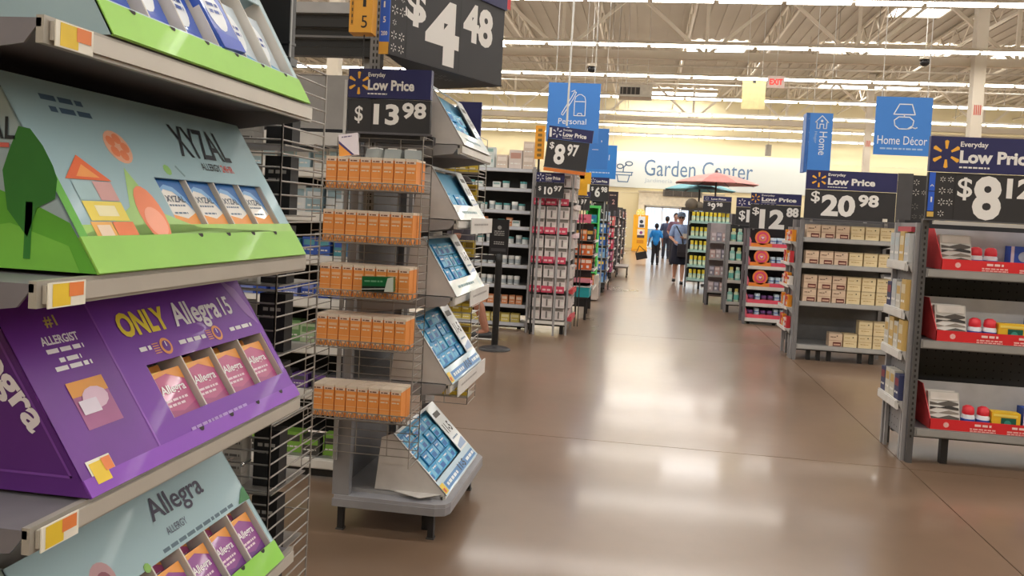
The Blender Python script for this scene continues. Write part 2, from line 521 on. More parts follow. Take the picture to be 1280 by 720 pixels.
NAVY = M('23255a', .45, var=.04); PBLK = M('2b2a2d', .5, var=.05); PW = M('e9e7e4', .5, var=0); YEL = M('f2b33c', .5, var=.03)
BLUE = M('3f86dc', .5, var=.03, scale=1); BLU2 = M('2b5fd0', .5, var=.03)
def price_sign(label, loc, rotz, W, Hp, Hh, items, spark=YEL, hdr=(.07, .14, .2, .74), lift=.001, head_x=(0, 1), tilt=0, thick=.02,
               posts=(), texture=None, vseams=(), name='price_sign', group=None, small=True, bold=.035):
    """local x 0..W, faces -y; black price panel z 0..Hp, navy header above. items: (text, x, z, w, h) as fractions of W and Hp"""
    t = thing(name, label, 'sign', loc, rotz, group)
    if tilt: t.rotation_euler = (0, R(tilt), R(rotz))
    g = MB().box(0, W, 0, thick, 0, Hp - .004, PBLK)
    g.box(-.006, W + .006, -.003, thick, -.008, .0, M('57565a', .5)); part(t, 'price_panel', g)
    for v in vseams: part(t, 'panel_seam', MB().box(W * v - .001, W * v + .001, -.001, 0, 0, Hp - .004, M('121214', .5)))
    x0, x1 = head_x[0] * W, head_x[1] * W
    part(t, 'header_panel', MB().box(x0, x1, -.008, thick + .002, Hp, Hp + Hh, NAVY))
    g = MB(); f = Face(g, (x0, -.008, Hp), (1, 0, 0), (0, 0, 1), lift)
    hw = x1 - x0
    cx, r, a, b = hdr
    f.spark(cx * hw + r * Hh * 0, Hh * .5, Hh * .40, spark, 1)
    part(t, 'emblem', g)
    g = MB(); f = Face(g, (x0, -.008, Hp), (1, 0, 0), (0, 0, 1), lift)
    f.text('Low Price', a * hw, Hh * .26, (b - a) * hw, Hh * .36, PW, 1, bold)
    if small:
        f.text('Everyday', a * hw, Hh * .68, (b - a) * hw * .37, Hh * .19, PW, 1, .02)
        f.greek(a * hw, Hh * .12, (b - a) * hw * .42, Hh * .045, PW, 1, 3)
    part(t, 'lettering', g)
    g = MB(); f = Face(g, (0, 0, 0), (1, 0, 0), (0, 0, 1), lift)
    for s_, x, z, w, h in items:
        f.text(s_, x * W, z * Hp, w * W, h * Hp, PW, 1, bold if s_ != '$' else .012)
    part(t, 'lettering', g)
    for (x, z0) in posts:
        part(t, 'sign_post', MB().box(x - .012, x + .012, thick, thick + .02, z0 - loc[2], Hp * .8, STEEL))
    return t
def star_pattern(f, x0, z0, w, h, m, n=2, k=6, seed=1):
    rd = random.Random(seed)
    for i in range(n):
        for j in range(k):
            if rd.random() < .85:
                f.spark(x0 + w * (i + .5) / n, z0 + h * (j + .5) / k, min(w / n, h / k) * rd.uniform(.25, .48), m, 1)

# ================================================================ UNIT A: near shelving on the left edge, facing the walkway
AL = LOC((-.82, .99, 0), 90)
ua = rack('end_shelving', 'grey steel shelving at the left edge holding the sky-blue and purple trays', (-.82, .99, 0), 90, .88, .42, 2.3, [.46, .845, 1.19, 1.553],
          lip=.034, front_posts=False, legs=(.1, .9), rail=M('c2bcb2', .35, .15, var=.05), backc=M('232326', .6), lipc=M('aaa59c', .4, .2), shc=M('77747a', .5, .1))
TAGY = M('f3cf3a', .5); TAGO = M('f08a4a', .5); TAGW = M('f3efe2', .5)
for z, dx in ((.46, .03), (.845, .012), (1.19, .012), (1.553, .012)):
    g = MB().box(dx, dx + .075, -.0085, -.0065, z - .035, z + .001, TAGW)
    f = Face(g, (dx, -.0085, z - .035), (1, 0, 0), (0, 0, 1), .0004)
    f.rect(.008, .002, .044, .034, TAGY); f.rect(.040, .014, .070, .034, TAGO, 2)
    part(ua, 'price_tag', g)

def tray(label, name, z, W, prof, x_off, cface, cside, opening, nwin, lipv, clip, draw, draw_side=None, notch=True, Lm=AL, rec=.03, cin='dcd8d2', yoff=-.008, right_fin=True, sep=None):
    """cardboard display tray with a sloped printed face; prof = (depth run, height) of the face. Returns the matrix of the face frame."""
    run, ht = prof
    m = Lm @ Matrix.Translation((x_off, yoff, z))
    t = thing(name, label, 'display tray')
    t.matrix_world = m
    VL = math.hypot(run, ht); u0, v0, u1, v1 = opening
    cf = M(cface, .5, coat=.08, var=.03, scale=2); ci = M(cin, .6)
    F_ = Matrix(((1, 0, 0, 0), (0, run / VL, -ht / VL, 0), (0, ht / VL, run / VL, 0), (0, 0, 0, 1)))   # columns: u, v, n
    g = MB(F_)
    th = .003
    for a, b, c, d in ((0, lipv, W, v0), (0, v1, W, VL), (0, v0, u0, v1), (u1, v0, W, v1)):
        if c > a and d > b: g.box(a, c, b, d, -th, 0, cf)
    part(t, 'face_panel', g)
    g = MB(F_)
    lipm = M(clip, .5, coat=.06, var=.05)
    g.box(0, W, 0, lipv, -th, .002, lipm)
    if notch:
        for k in range(nwin):
            uc = u0 + (u1 - u0) * (k + .5) / nwin
            f = Face(g, (0, 0, .002), (1, 0, 0), (0, 1, 0), .0006); f.disc(uc, lipv, .008, M('2a2622', .7), 1, 10, None, 180, 360)
    part(t, 'front_lip', g)
    pr = [(0, 0), (run, ht), (run + .13, ht), (run + .13, 0)]
    for a in (0, W - .003):
        part(t, 'side_panel', MB().prism(pr, a, a + .003, M(cside, .5, coat=.08, var=.04)))
    part(t, 'tray_base', MB().box(.003, W - .003, .004, run + .13, .001, .004, ci))
    part(t, 'back_board', MB().box(.003, W - .003, run + .127, run + .13, .004, ht, ci))
    for k in range(nwin + 1):
        if k == nwin and not right_fin: continue
        uc = u0 + (u1 - u0) * k / nwin
        part(t, 'divider', MB(F_).box(uc - .002, uc + .002, v0 - .01, v1 + .01, -.08, -.001, ci))
    part(t, 'inner_board', MB(F_).box(u0, u1, v0 - .01, v1 + .01, -.085, -.08, M('8f8a84', .7)))
    g = MB(F_); draw(Face(g, (0, 0, 0), (1, 0, 0), (0, 1, 0), .0006), W, VL)
    if g.v: part(t, 'print', g)
    if draw_side:
        g = MB(); draw_side(Face(g, (0, run + .13, 0), (0, -1, 0), (0, 0, 1), .0006), run + .13, ht)
        part(t, 'side_art', g)
    return m @ F_

# --- sky-blue tray with white/orange packs
def art_x(f, W, V):
    f.rect(.0, .064, W, .085, M('9fce5f', .4), 1)
    f.poly([(0, .064), (W * .95, .064), (.34, .078), (.24, .11), (.20, .20), (.16, .12), (.1, .09)], M('a6cf7c', .45), 1)
    K = M('20262f', .5, var=0)
    f.text('XYZAL', .415, .243, .20, .075, K, 2, .012)
    f.text('ALLERGY', .47, .214, .075, .018, K, 2, .01)
    f.text('24HR', .55, .214, .05, .018, M('e2605a', .5), 2, .01)
    for k, (a, b) in enumerate(((.075, .318), (.085, .296))): f.greek(a, b, .10, .011, M('44627f', .5), 1, k)
    O = M('ee8a5e', .5)
    f.disc(.215, .243, .034, M('f0b79a', .5), 1); 
    for k in range(5): f.disc(.215 + .018 * math.cos(k * 1.257), .243 + .018 * math.sin(k * 1.257), .011, O, 2, 10)
    f.disc(.212, .105, .036, M('f08b62', .5), 2, 18, .058); f.disc(.212, .09, .028, M('f6a98d', .5), 3, 18, .03)
    # little house of stacked picture tiles
    f.poly([(.035, .168), (.145, .168), (.088, .215)], M('ec6f3e', .5), 2); f.poly([(.062, .173), (.118, .173), (.088, .197)], M('f6a45a', .5), 3)
    for (a, b, c, d, h) in ((.045, .13, .092, .166, 'a9c9cf'), (.094, .13, .14, .166, 'd9a7a4'), (.045, .092, .14, .128, 'f1dc5c'), (.068, .1, .118, .12, 'f7efc0'),
                            (.04, .052, .09, .09, 'f2b65a'), (.092, .052, .145, .09, 'f0824c'), (.05, .06, .082, .084, 'f5dcc2'), (.02, .012, .075, .05, 'f5e24e'), (.077, .012, .15, .05, 'ef7f45')):
        f.rect(a, b, c, d, M(h, .5), 3 if h in ('f7efc0', 'f5dcc2') else 2)
    f.rect(0.0, .0, .018, .2, M('63b53f', .5), 2)
    f.line([(.37, .215), (.385, .195)], .006, M('7f9aa0', .5), 1); f.disc(.335, .205, .012, M('8fc06a', .5), 1, 8)
def side_x(f, D, Ht):
    G = M('5fae35', .5); G2 = M('2f7d2f', .5); G3 = M('79c247', .5)
    f.poly([(0, 0), (D - .002, 0), (D - .05, .075), (D - .11, .10), (D - .2, .13), (0, .16)], G, 1)
    f.poly([(.06, 0), (D - .03, 0.0), (D - .05, .04), (D - .15, .07), (.06, .05)], G3, 2)
    f.poly([(D - .155, .09), (D - .12, .05), (D - .105, .095), (D - .075, .11), (D - .072, .14), (D - .08, .16), (D - .098, .19), (D - .12, .215), (D - .14, .218), (D - .155, .18), (D - .165, .15)], G2, 3)
    f.line([(D - .12, .02), (D - .118, .1)], .012, G2, 3)
    f.text('XYZAL', .045, .198, .13, .034, M('20262f', .5), 3, .012)
    f.rect(.08, .185, .165, .192, M('d96a62', .5), 3)
XM = tray('sky-blue display tray with a house and tree picture and white-orange packs', 'display_tray', 1.197, .745, (.19, .305), .115, '9fbfc9', 'a5bcc6',
          (.278, .066, .694, .186), 4, .064, '93cc54', art_x, side_x)
def pack_x():
    w, h = .088, .128
    g = MB().box(0, w, 0, h, 0, .018, M('f2efe9', .3, coat=.4))
    f = Face(g, (0, 0, .018), (1, 0, 0), (0, 1, 0), .0006)
    f.poly([(0, h), (0, h * .8), (w * .3, h * .9), (w * .6, h * .86), (w * .85, h * .7), (w, h * .5), (w, h)], M('2f6db5', .4), 1)
    f.poly([(0, h * .8), (w * .3, h * .9), (w * .6, h * .86), (w * .85, h * .7), (w, h * .5), (w, h * .44), (w * .8, h * .62), (w * .5, h * .78), (w * .2, h * .82), (0, h * .72)], M('7fb0de', .4), 1)
    f.poly([(0, 0), (w, 0), (w, h * .42), (w * .6, h * .32), (0, h * .40)], M('f5a24a', .4), 1)
    f.poly([(0, 0), (w, 0), (w, h * .12), (w * .5, h * .16), (0, h * .1)], M('f0803a', .4), 2)
    f.text('XYZAL', w * .12, h * .60, w * .7, h * .11, M('27405f', .5), 2, .01)
    f.greek(w * .15, h * .53, w * .6, h * .03, M('6a7f94', .5), 1, 4); f.greek(w * .2, h * .4, w * .5, h * .03, M('6a7f94', .5), 1, 5)
    return g.mesh('allergy_pack')
pm = pack_x()
for k in range(4):
    solo('allergy_pack', pm, 'white pack, blue top and orange base, %s slot of the sky-blue tray' % ['first', 'second', 'third', 'fourth'][k], 'package',
         group='white-orange packs in the sky-blue tray', mat=XM @ Matrix.Translation((.278 + .104 * k + .008, .062, -.028)))

# --- purple tray
def art_p(f, W, V):
    PK = M('f2eef5', .5, var=0); YL = M('efd83a', .5, var=0)
    f.rect(0, .012, .2, .345, M('6f2a98', .4), 1)
    f.rect(.195, .012, .2, .35, M('8d4bb8', .4), 2)
    f.text('ONLY', .25, .238, .15, .052, YL, 2, .04)
    f.text('Allegra', .42, .222, .178, .07, PK, 2, .025)
    f.text('15', .612, .240, .040, .046, PK, 2, .02)
    f.text('#1', .085, .285, .028, .022, M('c8b45a', .5), 2, .02)
    f.text('ALLERGIST', .058, .255, .085, .016, PK, 2, .03)
    for k, (b, c) in enumerate(((.24, .085), (.222, .05), (.208, .085))): f.greek(.06 + (.085 - c) / 2, b, c, .008, PK, 2, k)
    # small box picture
    f.rect(.062, .10, .148, .185, M('b06a9a', .5), 2); f.rect(.062, .158, .148, .185, M('e7a14d', .5), 3); f.disc(.11, .15, .03, M('e6c6dc', .5), 4, 12, .02)
    f.rect(.068, .125, .11, .15, M('e9dff0', .5), 5)
    # clock and burst icons
    for cx in (.355, .545):
        f.disc(cx, .205, .018, M('f0a15a', .5), 2); f.disc(cx, .205, .012, M('6f2a98', .5), 3); f.line([(cx, .205), (cx, .214)], .003, PK, 4)
        for k in range(5): f.rect(cx - .04, .194 + k * .005, cx - .021, .196 + k * .005, M('f0a15a', .5), 2)
    f.greek(.275, .205, .035, .009, PK, 2, 9); f.greek(.40, .20, .1, .009, PK, 2, 10); f.greek(.60, .2, .1, .009, PK, 2, 11)
    f.poly([(.66, .335), (.71, .30), (.73, .25), (.735, .2), (.70, .235)], M('9a6bbd', .5), 1)
    f.rect(.0, .06, .0, .06, PK, 1)
    f.greek(.3, .03, .22, .006, M('b594d6', .5), 3, 12)
    f.rect(.02, .012, .075, .055, TAGW, 3); f.rect(.024, .015, .058, .050, TAGY, 4); f.rect(.052, .03, .073, .052, TAGO, 5)
def side_p(f, D, Ht):
    f.line([(.02, .03), (D - .035, .03), (D - .19, .27)], .004, M('7d44a8', .5), 1)
    f.text('Allegra', .055, .262, .235, .055, M('efeaf3', .5, var=0), 2, .03, rot=-50)
PM = tray('purple display tray with yellow and white lettering and four slots of magenta cartons', 'display_tray', .852, .745, (.19, .295), .115, '7a35ab', '5a2080',
          (.272, .066, .724, .178), 4, .03, '8a45bd', art_p, side_p)
def box_a(pink):
    w, h = .098, .098
    g = MB().box(0, w, 0, h, 0, .03, M('c2588c' if pink else '96479a', .35, coat=.4))
    f = Face(g, (0, 0, .03), (1, 0, 0), (0, 1, 0), .0006)
    f.poly([(0, h), (w, h), (w, h * .72), (w * .5, h * .92), (0, h * .86)], M('f0a24e', .4), 1)
    f.poly([(0, h * .95), (w * .4, h), (0, h)], M('f6c95a', .4), 2)
    f.poly([(0, 0), (w, 0), (w, h * .22), (w * .5, h * .1), (0, h * .2)], M('a8467e' if pink else '713489', .4), 1)
    f.text('Allegra', w * .08, h * .45, w * .8, h * .24, M('fbf3fa', .5), 3, .02)
    f.greek(w * .1, h * .34, w * .7, h * .05, M('f5dcea', .5), 2, 2); f.greek(w * .1, h * .24, w * .55, h * .05, M('f5dcea', .5), 2, 3)
    # carton top flap seen from above
    ft = Face(g, (0, h, 0), (1, 0, 0), (0, 0, 1), .0006)
    ft.rect(.004, .003, w - .004, .027, M('7d3a70', .4), 1)
    return g.mesh('allergy_carton')
ba, bb = box_a(True), box_a(False)
for k in range(4):
    for q in range(1):
        solo('allergy_carton', ba, 'magenta and orange carton, %s slot of the purple tray from the camera' % ['first', 'second', 'third', 'fourth'][k], 'carton',
             group='magenta cartons in the purple tray', mat=PM @ Matrix.Translation((.272 + .113 * k + .008, .064, -.042)))
    solo('allergy_carton', bb, 'carton standing behind the front one, %s slot of the purple tray' % ['first', 'second', 'third', 'fourth'][k], 'carton',
         group='rear cartons in the purple tray', mat=PM @ Matrix.Translation((.272 + .113 * k + .008, .088, -.078)) @ Matrix.Scale(.98, 4))

# --- pale blue tray on the bottom shelf
def art_b(f, W, V):
    K = M('3a3550', .5)
    f.text('Allegra', .345, .222, .19, .062, K, 2, .012)
    f.text('ALLERGY', .365, .198, .07, .016, M('5b5f78', .5), 2, .004)
    f.greek(.33, .172, .27, .008, M('5c7484', .5), 1, 5)
    f.disc(.165, .195, .030, M('caa0a6', .5), 1, 18, .034); f.disc(.165, .19, .018, M('9d5d6c', .5), 2, 14, .02)
    f.greek(.05, .225, .06, .008, M('5c7484', .5), 1, 6); f.greek(.055, .21, .05, .008, M('8b93c8', .5), 1, 7)
    f.poly([(.62, .168), (.67, .165), (.67, .20), (.655, .195)], M('3f8a52', .5), 2)
    f.disc(.27, .168, .010, M('8cc05a', .5), 2, 8)
BM = tray('pale blue display tray with dark lettering on the lowest shelf, green front lip', 'display_tray', .466, .67, (.17, .245), .14, 'a9c8d2', 'a3bfc9',
          (.19, .05, .655, .165), 5, .05, '8ed04a', art_b)
for k in range(5):
    for q, (dv, dn) in enumerate(((-.002, -.04), (.035, -.076))):
        solo('allergy_carton', bb if q == 0 else ba, 'purple carton in the pale blue tray, %s slot, %s one' % (['first', 'second', 'third', 'fourth', 'fifth'][k], ['front', 'rear'][q]), 'carton',
             group='purple cartons in the pale blue tray', mat=BM @ Matrix.Translation((.19 + .093 * k + .006, .048 + dv, dn)) @ Matrix.Diagonal((.82, 1, .9, 1)))

# --- green lipped tray on the top shelf
def art_t(f, W, V):
    f.greek(.05, .27, .4, .02, M('3e8f4e', .5), 1, 8)
TM_ = tray('display tray of blue packs on the highest shelf, light green front lip', 'display_tray', 1.560, .72, (.17, .30), .13, 'b9cfd6', '9fb8c0',
           (.03, .07, .70, .26), 6, .065, '9ad35a', art_t)
def pack_b(a, b_):
    w, h = .092, .16
    g = MB().box(0, w, 0, h, 0, .02, M(a, .3, coat=.4))
    f = Face(g, (0, 0, .02), (1, 0, 0), (0, 1, 0), .0006)
    f.disc(w * .45, h * .55, w * .36, M('e8eef4', .4), 1, 16, h * .3)
    f.poly([(0, 0), (w, 0), (w, h * .16), (0, h * .26)], M(b_, .4), 2)
    f.greek(w * .2, h * .6, w * .5, h * .05, M('2d4b9b', .4), 3, 2); f.greek(w * .2, h * .5, w * .5, h * .05, M('2d4b9b', .4), 3, 3)
    return g.mesh('blister_pack')
pb = [pack_b('3b62c8', '2e4fc0'), pack_b('c7d6e2', '4f9fc6')]
for k in range(6):
    kind = 0 if k < 4 else 1
    solo('blister_pack', pb[kind], ('blue pack with white oval on the highest shelf, slot %s from the camera' if kind == 0 else 'pale blue pack on the highest shelf, slot %s from the camera') % ['one', 'two', 'three', 'four', 'five', 'six'][k], 'package',
         group='packs in the top green-lipped tray', mat=TM_ @ Matrix.Translation((.03 + .1117 * k + .008, .066, -.04 if k != 3 else -.015)) @ Matrix.Rotation(R(6 if k == 3 else 0), 4, 'Z'))

# --- wire side rack at the far end of unit A
def grid(g, o, u, v, W, H, du, dv, r, m, lip=None):
    o = Vector(o); u = Vector(u); v = Vector(v)
    n = max(1, round(W / du)); k = max(1, round(H / dv))
    for i in range(n + 1): g.tube(o + u * W * i / n, o + u * W * i / n + v * H, r * 1.15, m, n=5, caps=False)
    for j in range(k + 1): g.tube(o + v * H * j / k, o + v * H * j / k + u * W, r, m, n=5, caps=False)
wr = thing('wire_side_rack', 'tall grey wire rack hung on the far end of the near left shelving', 'wire rack', (-1.33, 1.97, 0))
g = MB(); grid(g, (0, .02, .08), (1, 0, 0), (0, 0, 1), .38, 1.62, .19, .036, .0026, WIRE); part(wr, 'front_grid', g, kind='stuff')
g = MB(); grid(g, (.38, .02, .08), (0, 1, 0), (0, 0, 1), .27, 1.62, .27, .036, .0026, WIRE); part(wr, 'side_grid', g, kind='stuff')
g = MB(); grid(g, (0, .29, .08), (1, 0, 0), (0, 0, 1), .38, 1.62, .19, .3, .0021, WIRE); part(wr, 'back_grid', g)
part(wr, 'hanging_bracket', MB().box(-.02, .0, .0, .3, .05, 1.72, STEEL))
part(wr, 'rack_foot', MB().box(.17, .2, .1, .2, 0, .09, BLK))
for z in (.42, .62):
    g = MB(); 
    for x in (.26, .31): g.tube((x, .05, z), (x + .03, -.05, z + .02), .004, M('c9c9c9', .2, .9)); g.ball((x + .03, -.05, z + .02), .006, M('c9c9c9', .2, .9))
    part(wr, 'peg_hook', g, 'chrome peg hook')
# dark packs behind the wires
dk = carton(.075, .05, .16, '19191b', prints=[lambda f, w, h: (f.greek(w * .15, h * .7, w * .7, h * .06, M('a9a6a2', .5), 1, 1), f.greek(w * .15, h * .58, w * .5, h * .04, M('8a8784', .5), 1, 2))]).mesh('black_package')
lt = carton(.055, .05, .034, 'b9b4ad', prints=[lambda f, w, h: f.greek(w * .1, h * .4, w * .8, h * .2, M('6b6763', .5), 1, 1)]).mesh('small_carton')
WLb = LOC((-1.33, 1.97, 0), 0)
for j in range(8):
    for i in range(2):
        part(wr, 'rack_ledge', MB().box(.01, .37, .06, .28, .142 + j * .19, .146 + j * .19, WIRE)) if i == 0 else None
        if not (i == 0 and j in (0,)):
            place(dk, 'black_package', WLb, .11 if i == 0 else .325, .14, .147 + j * .19, 'black package in the near wire rack, %s column, level %s up' % (['inner', 'outer'][i], ['one', 'two', 'three', 'four', 'five', 'six', 'seven', 'eight'][j]), 'package', 'black packages in the near wire rack')
    for q in range(4):
        place(lt, 'small_carton', WLb, .235, .12, .147 + j * .19 + q * .0345, 'small grey carton stacked in the near wire rack, level %s' % ['one', 'two', 'three', 'four', 'five', 'six', 'seven', 'eight'][j], 'carton', 'small cartons stacked in the near wire rack, level %d' % (j + 1), jitter=2, nth=q, way='from-bottom')
# black header box above it
hb = thing('header_box', 'large plain black header box above the near wire rack', 'sign box', (-1.33, 2.0, 1.68))
part(hb, 'box_body', MB().box(0, .385, 0, .03, .02, .62, M('131417', .45)))
part(hb, 'box_rim', MB().box(-.004, .391, -.006, .036, 0, .02, M('3a3b3e', .4)))
part(hb, 'box_ridge', MB().box(-.001, .387, -.004, .033, .055, .062, M('1c1d20', .4)))
part(hb, 'edge_strip', MB().box(.385, .388, -.004, .004, .02, .62, M('8a8a8a', .4)))

# ================================================================ RUN B: long shelving across the side aisle, behind the wires
rb = rack('long_shelving', 'long dark shelving with white price edges seen through the wire rack', (-3.6, 3.62, 0), 0, 2.38, .40, 1.76, [.10, .43, .65, .87, 1.075, 1.28, 1.49], lip=.045,
          backc=M('1e1d20', .7), lipc=M('dcdad6', .4), rail=M('eceae6', .4), front_posts=False, kick=True, legs=(), peg=False)
part(rb, 'header_board', MB().box(0, 2.38, .0, .02, 1.68, 1.93, M('9a9896', .5)))
part(rb, 'light_ledge', MB().box(0, 2.38, -.02, .1, 1.60, 1.66, M('d4d2cf', .45)))
vb = thing('slatted_valance', 'dark slatted valance above the long shelving, between black header box and yellow tag', 'valance', (-3.66, 3.62, 2.0))
for k, (z0, z1, c) in enumerate(((.02, .06, '0d0c0e'), (.065, .10, '0d0c0e'), (.105, .115, '6b6a6a'), (.12, .15, '0d0c0e'), (.155, .19, '0d0c0e'), (.195, .215, '0d0c0e'), (.22, .27, 'a7a6a6'))):
    part(vb, 'slat', MB().box(0, 2.36, .02 * (k % 2), .05, z0, z1, M(c, .5)))
for x in (.3, 2.3): part(vb, 'valance_post', MB().box(x, x + .03, .05, .08, -.24, .27, STEEL))
BL = LOC((-3.6, 3.62, 0), 0)
def pr1(c): return lambda f, w, h: (f.rect(w * .1, h * .55, w * .9, h * .85, M(c, .5)), f.greek(w * .12, h * .25, w * .7, h * .08, M('f0eee9', .5), 1, 3))
shelfB = [(1.49, 'white_pouch', 'e6e6e4', 'b9d6e2', .075, .10, 'white pouch', 'third'), (1.28, 'white_pouch', 'dfe3e6', '9db8c4', .085, .13, 'white and clear pouch', 'second'),
          (1.075, 'blue_carton', '3f66c2', '5fa8b8', .07, .085, 'blue carton', ''), (.87, 'blue_carton', '2f52b4', '8796d8', .07, .07, 'deep blue carton', ''),
          (.65, 'green_carton', '6f9a62', 'b6c8a4', .085, .10, 'green carton', ''), (.43, 'grey_carton', '55565a', '7a58a8', .08, .07, 'grey or violet carton', ''),
          (.10, 'green_carton', '86b84a', '4c4a46', .09, .10, 'lime green carton', '')]
nm = {1.49: 'topmost', 1.28: 'second', 1.075: 'third', .87: 'fourth', .65: 'fifth', .43: 'sixth', .10: 'bottom'}
for z, n_, c1, c2, w_, h_, lb, _ in shelfB:
    me = carton(w_, .08, h_, c1, prints=[pr1(c2)]).mesh(n_)
    me2 = carton(w_, .08, h_ * .9, c2, prints=[pr1(c1)]).mesh(n_)
    x = 1.45
    i = 0
    while x < 2.32:
        if z > .2 or i % 3 == 1 or True:
            place(me if i % 3 else me2, n_, BL, x, .09 + (.02 if i % 2 else 0), z + .001, '%s on the %s shelf of the long dark shelving' % (lb if i % 3 else 'paler ' + lb, nm[z]), 'carton', '%ss on the %s shelf of the long shelving' % (lb, nm[z]), jitter=3, nth=i)
        x += w_ * 1.12; i += 1
g = MB().box(0, .055, 0, .004, 0, .035, TAGY); Face(g, (0, 0, 0), (1, 0, 0), (0, 0, 1)).rect(.03, .01, .05, .03, TAGO).text('4', .012, .008, .012, .02, BLK, 1)
p = part(rb, 'price_tag', g, 'yellow price tag'); p.location = (2.22, -.012, .058)

# ================================================================ UNIT B: end display with wire baskets of orange cartons, trays facing the walkway
ub = rack('end_display', 'grey end display under the 13.98 sign with five sloped white-blue trays', (-.74, 3.12, 0), 90, .62, .43, 1.86, [.165, .62, .975, 1.285, 1.585],
          lip=.035, legs=(.12, .88), front_posts=False, backc=M('8a898c', .5), rail=M('dedcd8', .4), peg=False, up_z0=.15)
g = MB()
pts = [(-1.18, 3.06), (-.76, 3.06), (-.72, 3.075), (-.705, 3.11), (-.705, 3.74), (-.73, 3.78), (-1.18, 3.78)]
g.slab([(x, y) for x, y in pts], -.015, 0, M('a2a2a8', .35, .15)); g.slab([(-.74 + (x + .74) * 1.012, 3.42 + (y - 3.42) * 1.012) for x, y in pts], -.045, -.014, M('96969b', .4, .15))
dk_ = solo('base_deck', g, 'rounded grey bottom deck under the 13.98 end display, on black legs', 'shelf deck', (0, 0, .152))
for nme, px_, py_ in (('leg', -.78, 3.10), ('leg', -.76, 3.70), ('leg', -1.16, 3.10)):
    g = MB().box(-.012, .012, -.012, .012, 0, .105, BLK); g.box(-.016, .016, -.016, .016, 0, .006, DSTEEL)
    o = part(dk_, nme, g); o.location = (px_, py_, -.152)
g = MB().box(-1.19, -1.12, 3.065, 3.10, .152, .62, M('8f8f93', .4, .15)); part(ub, 'side_post', g).matrix_parent_inverse = LOC((-.74, 3.12, 0), 90).inverted()

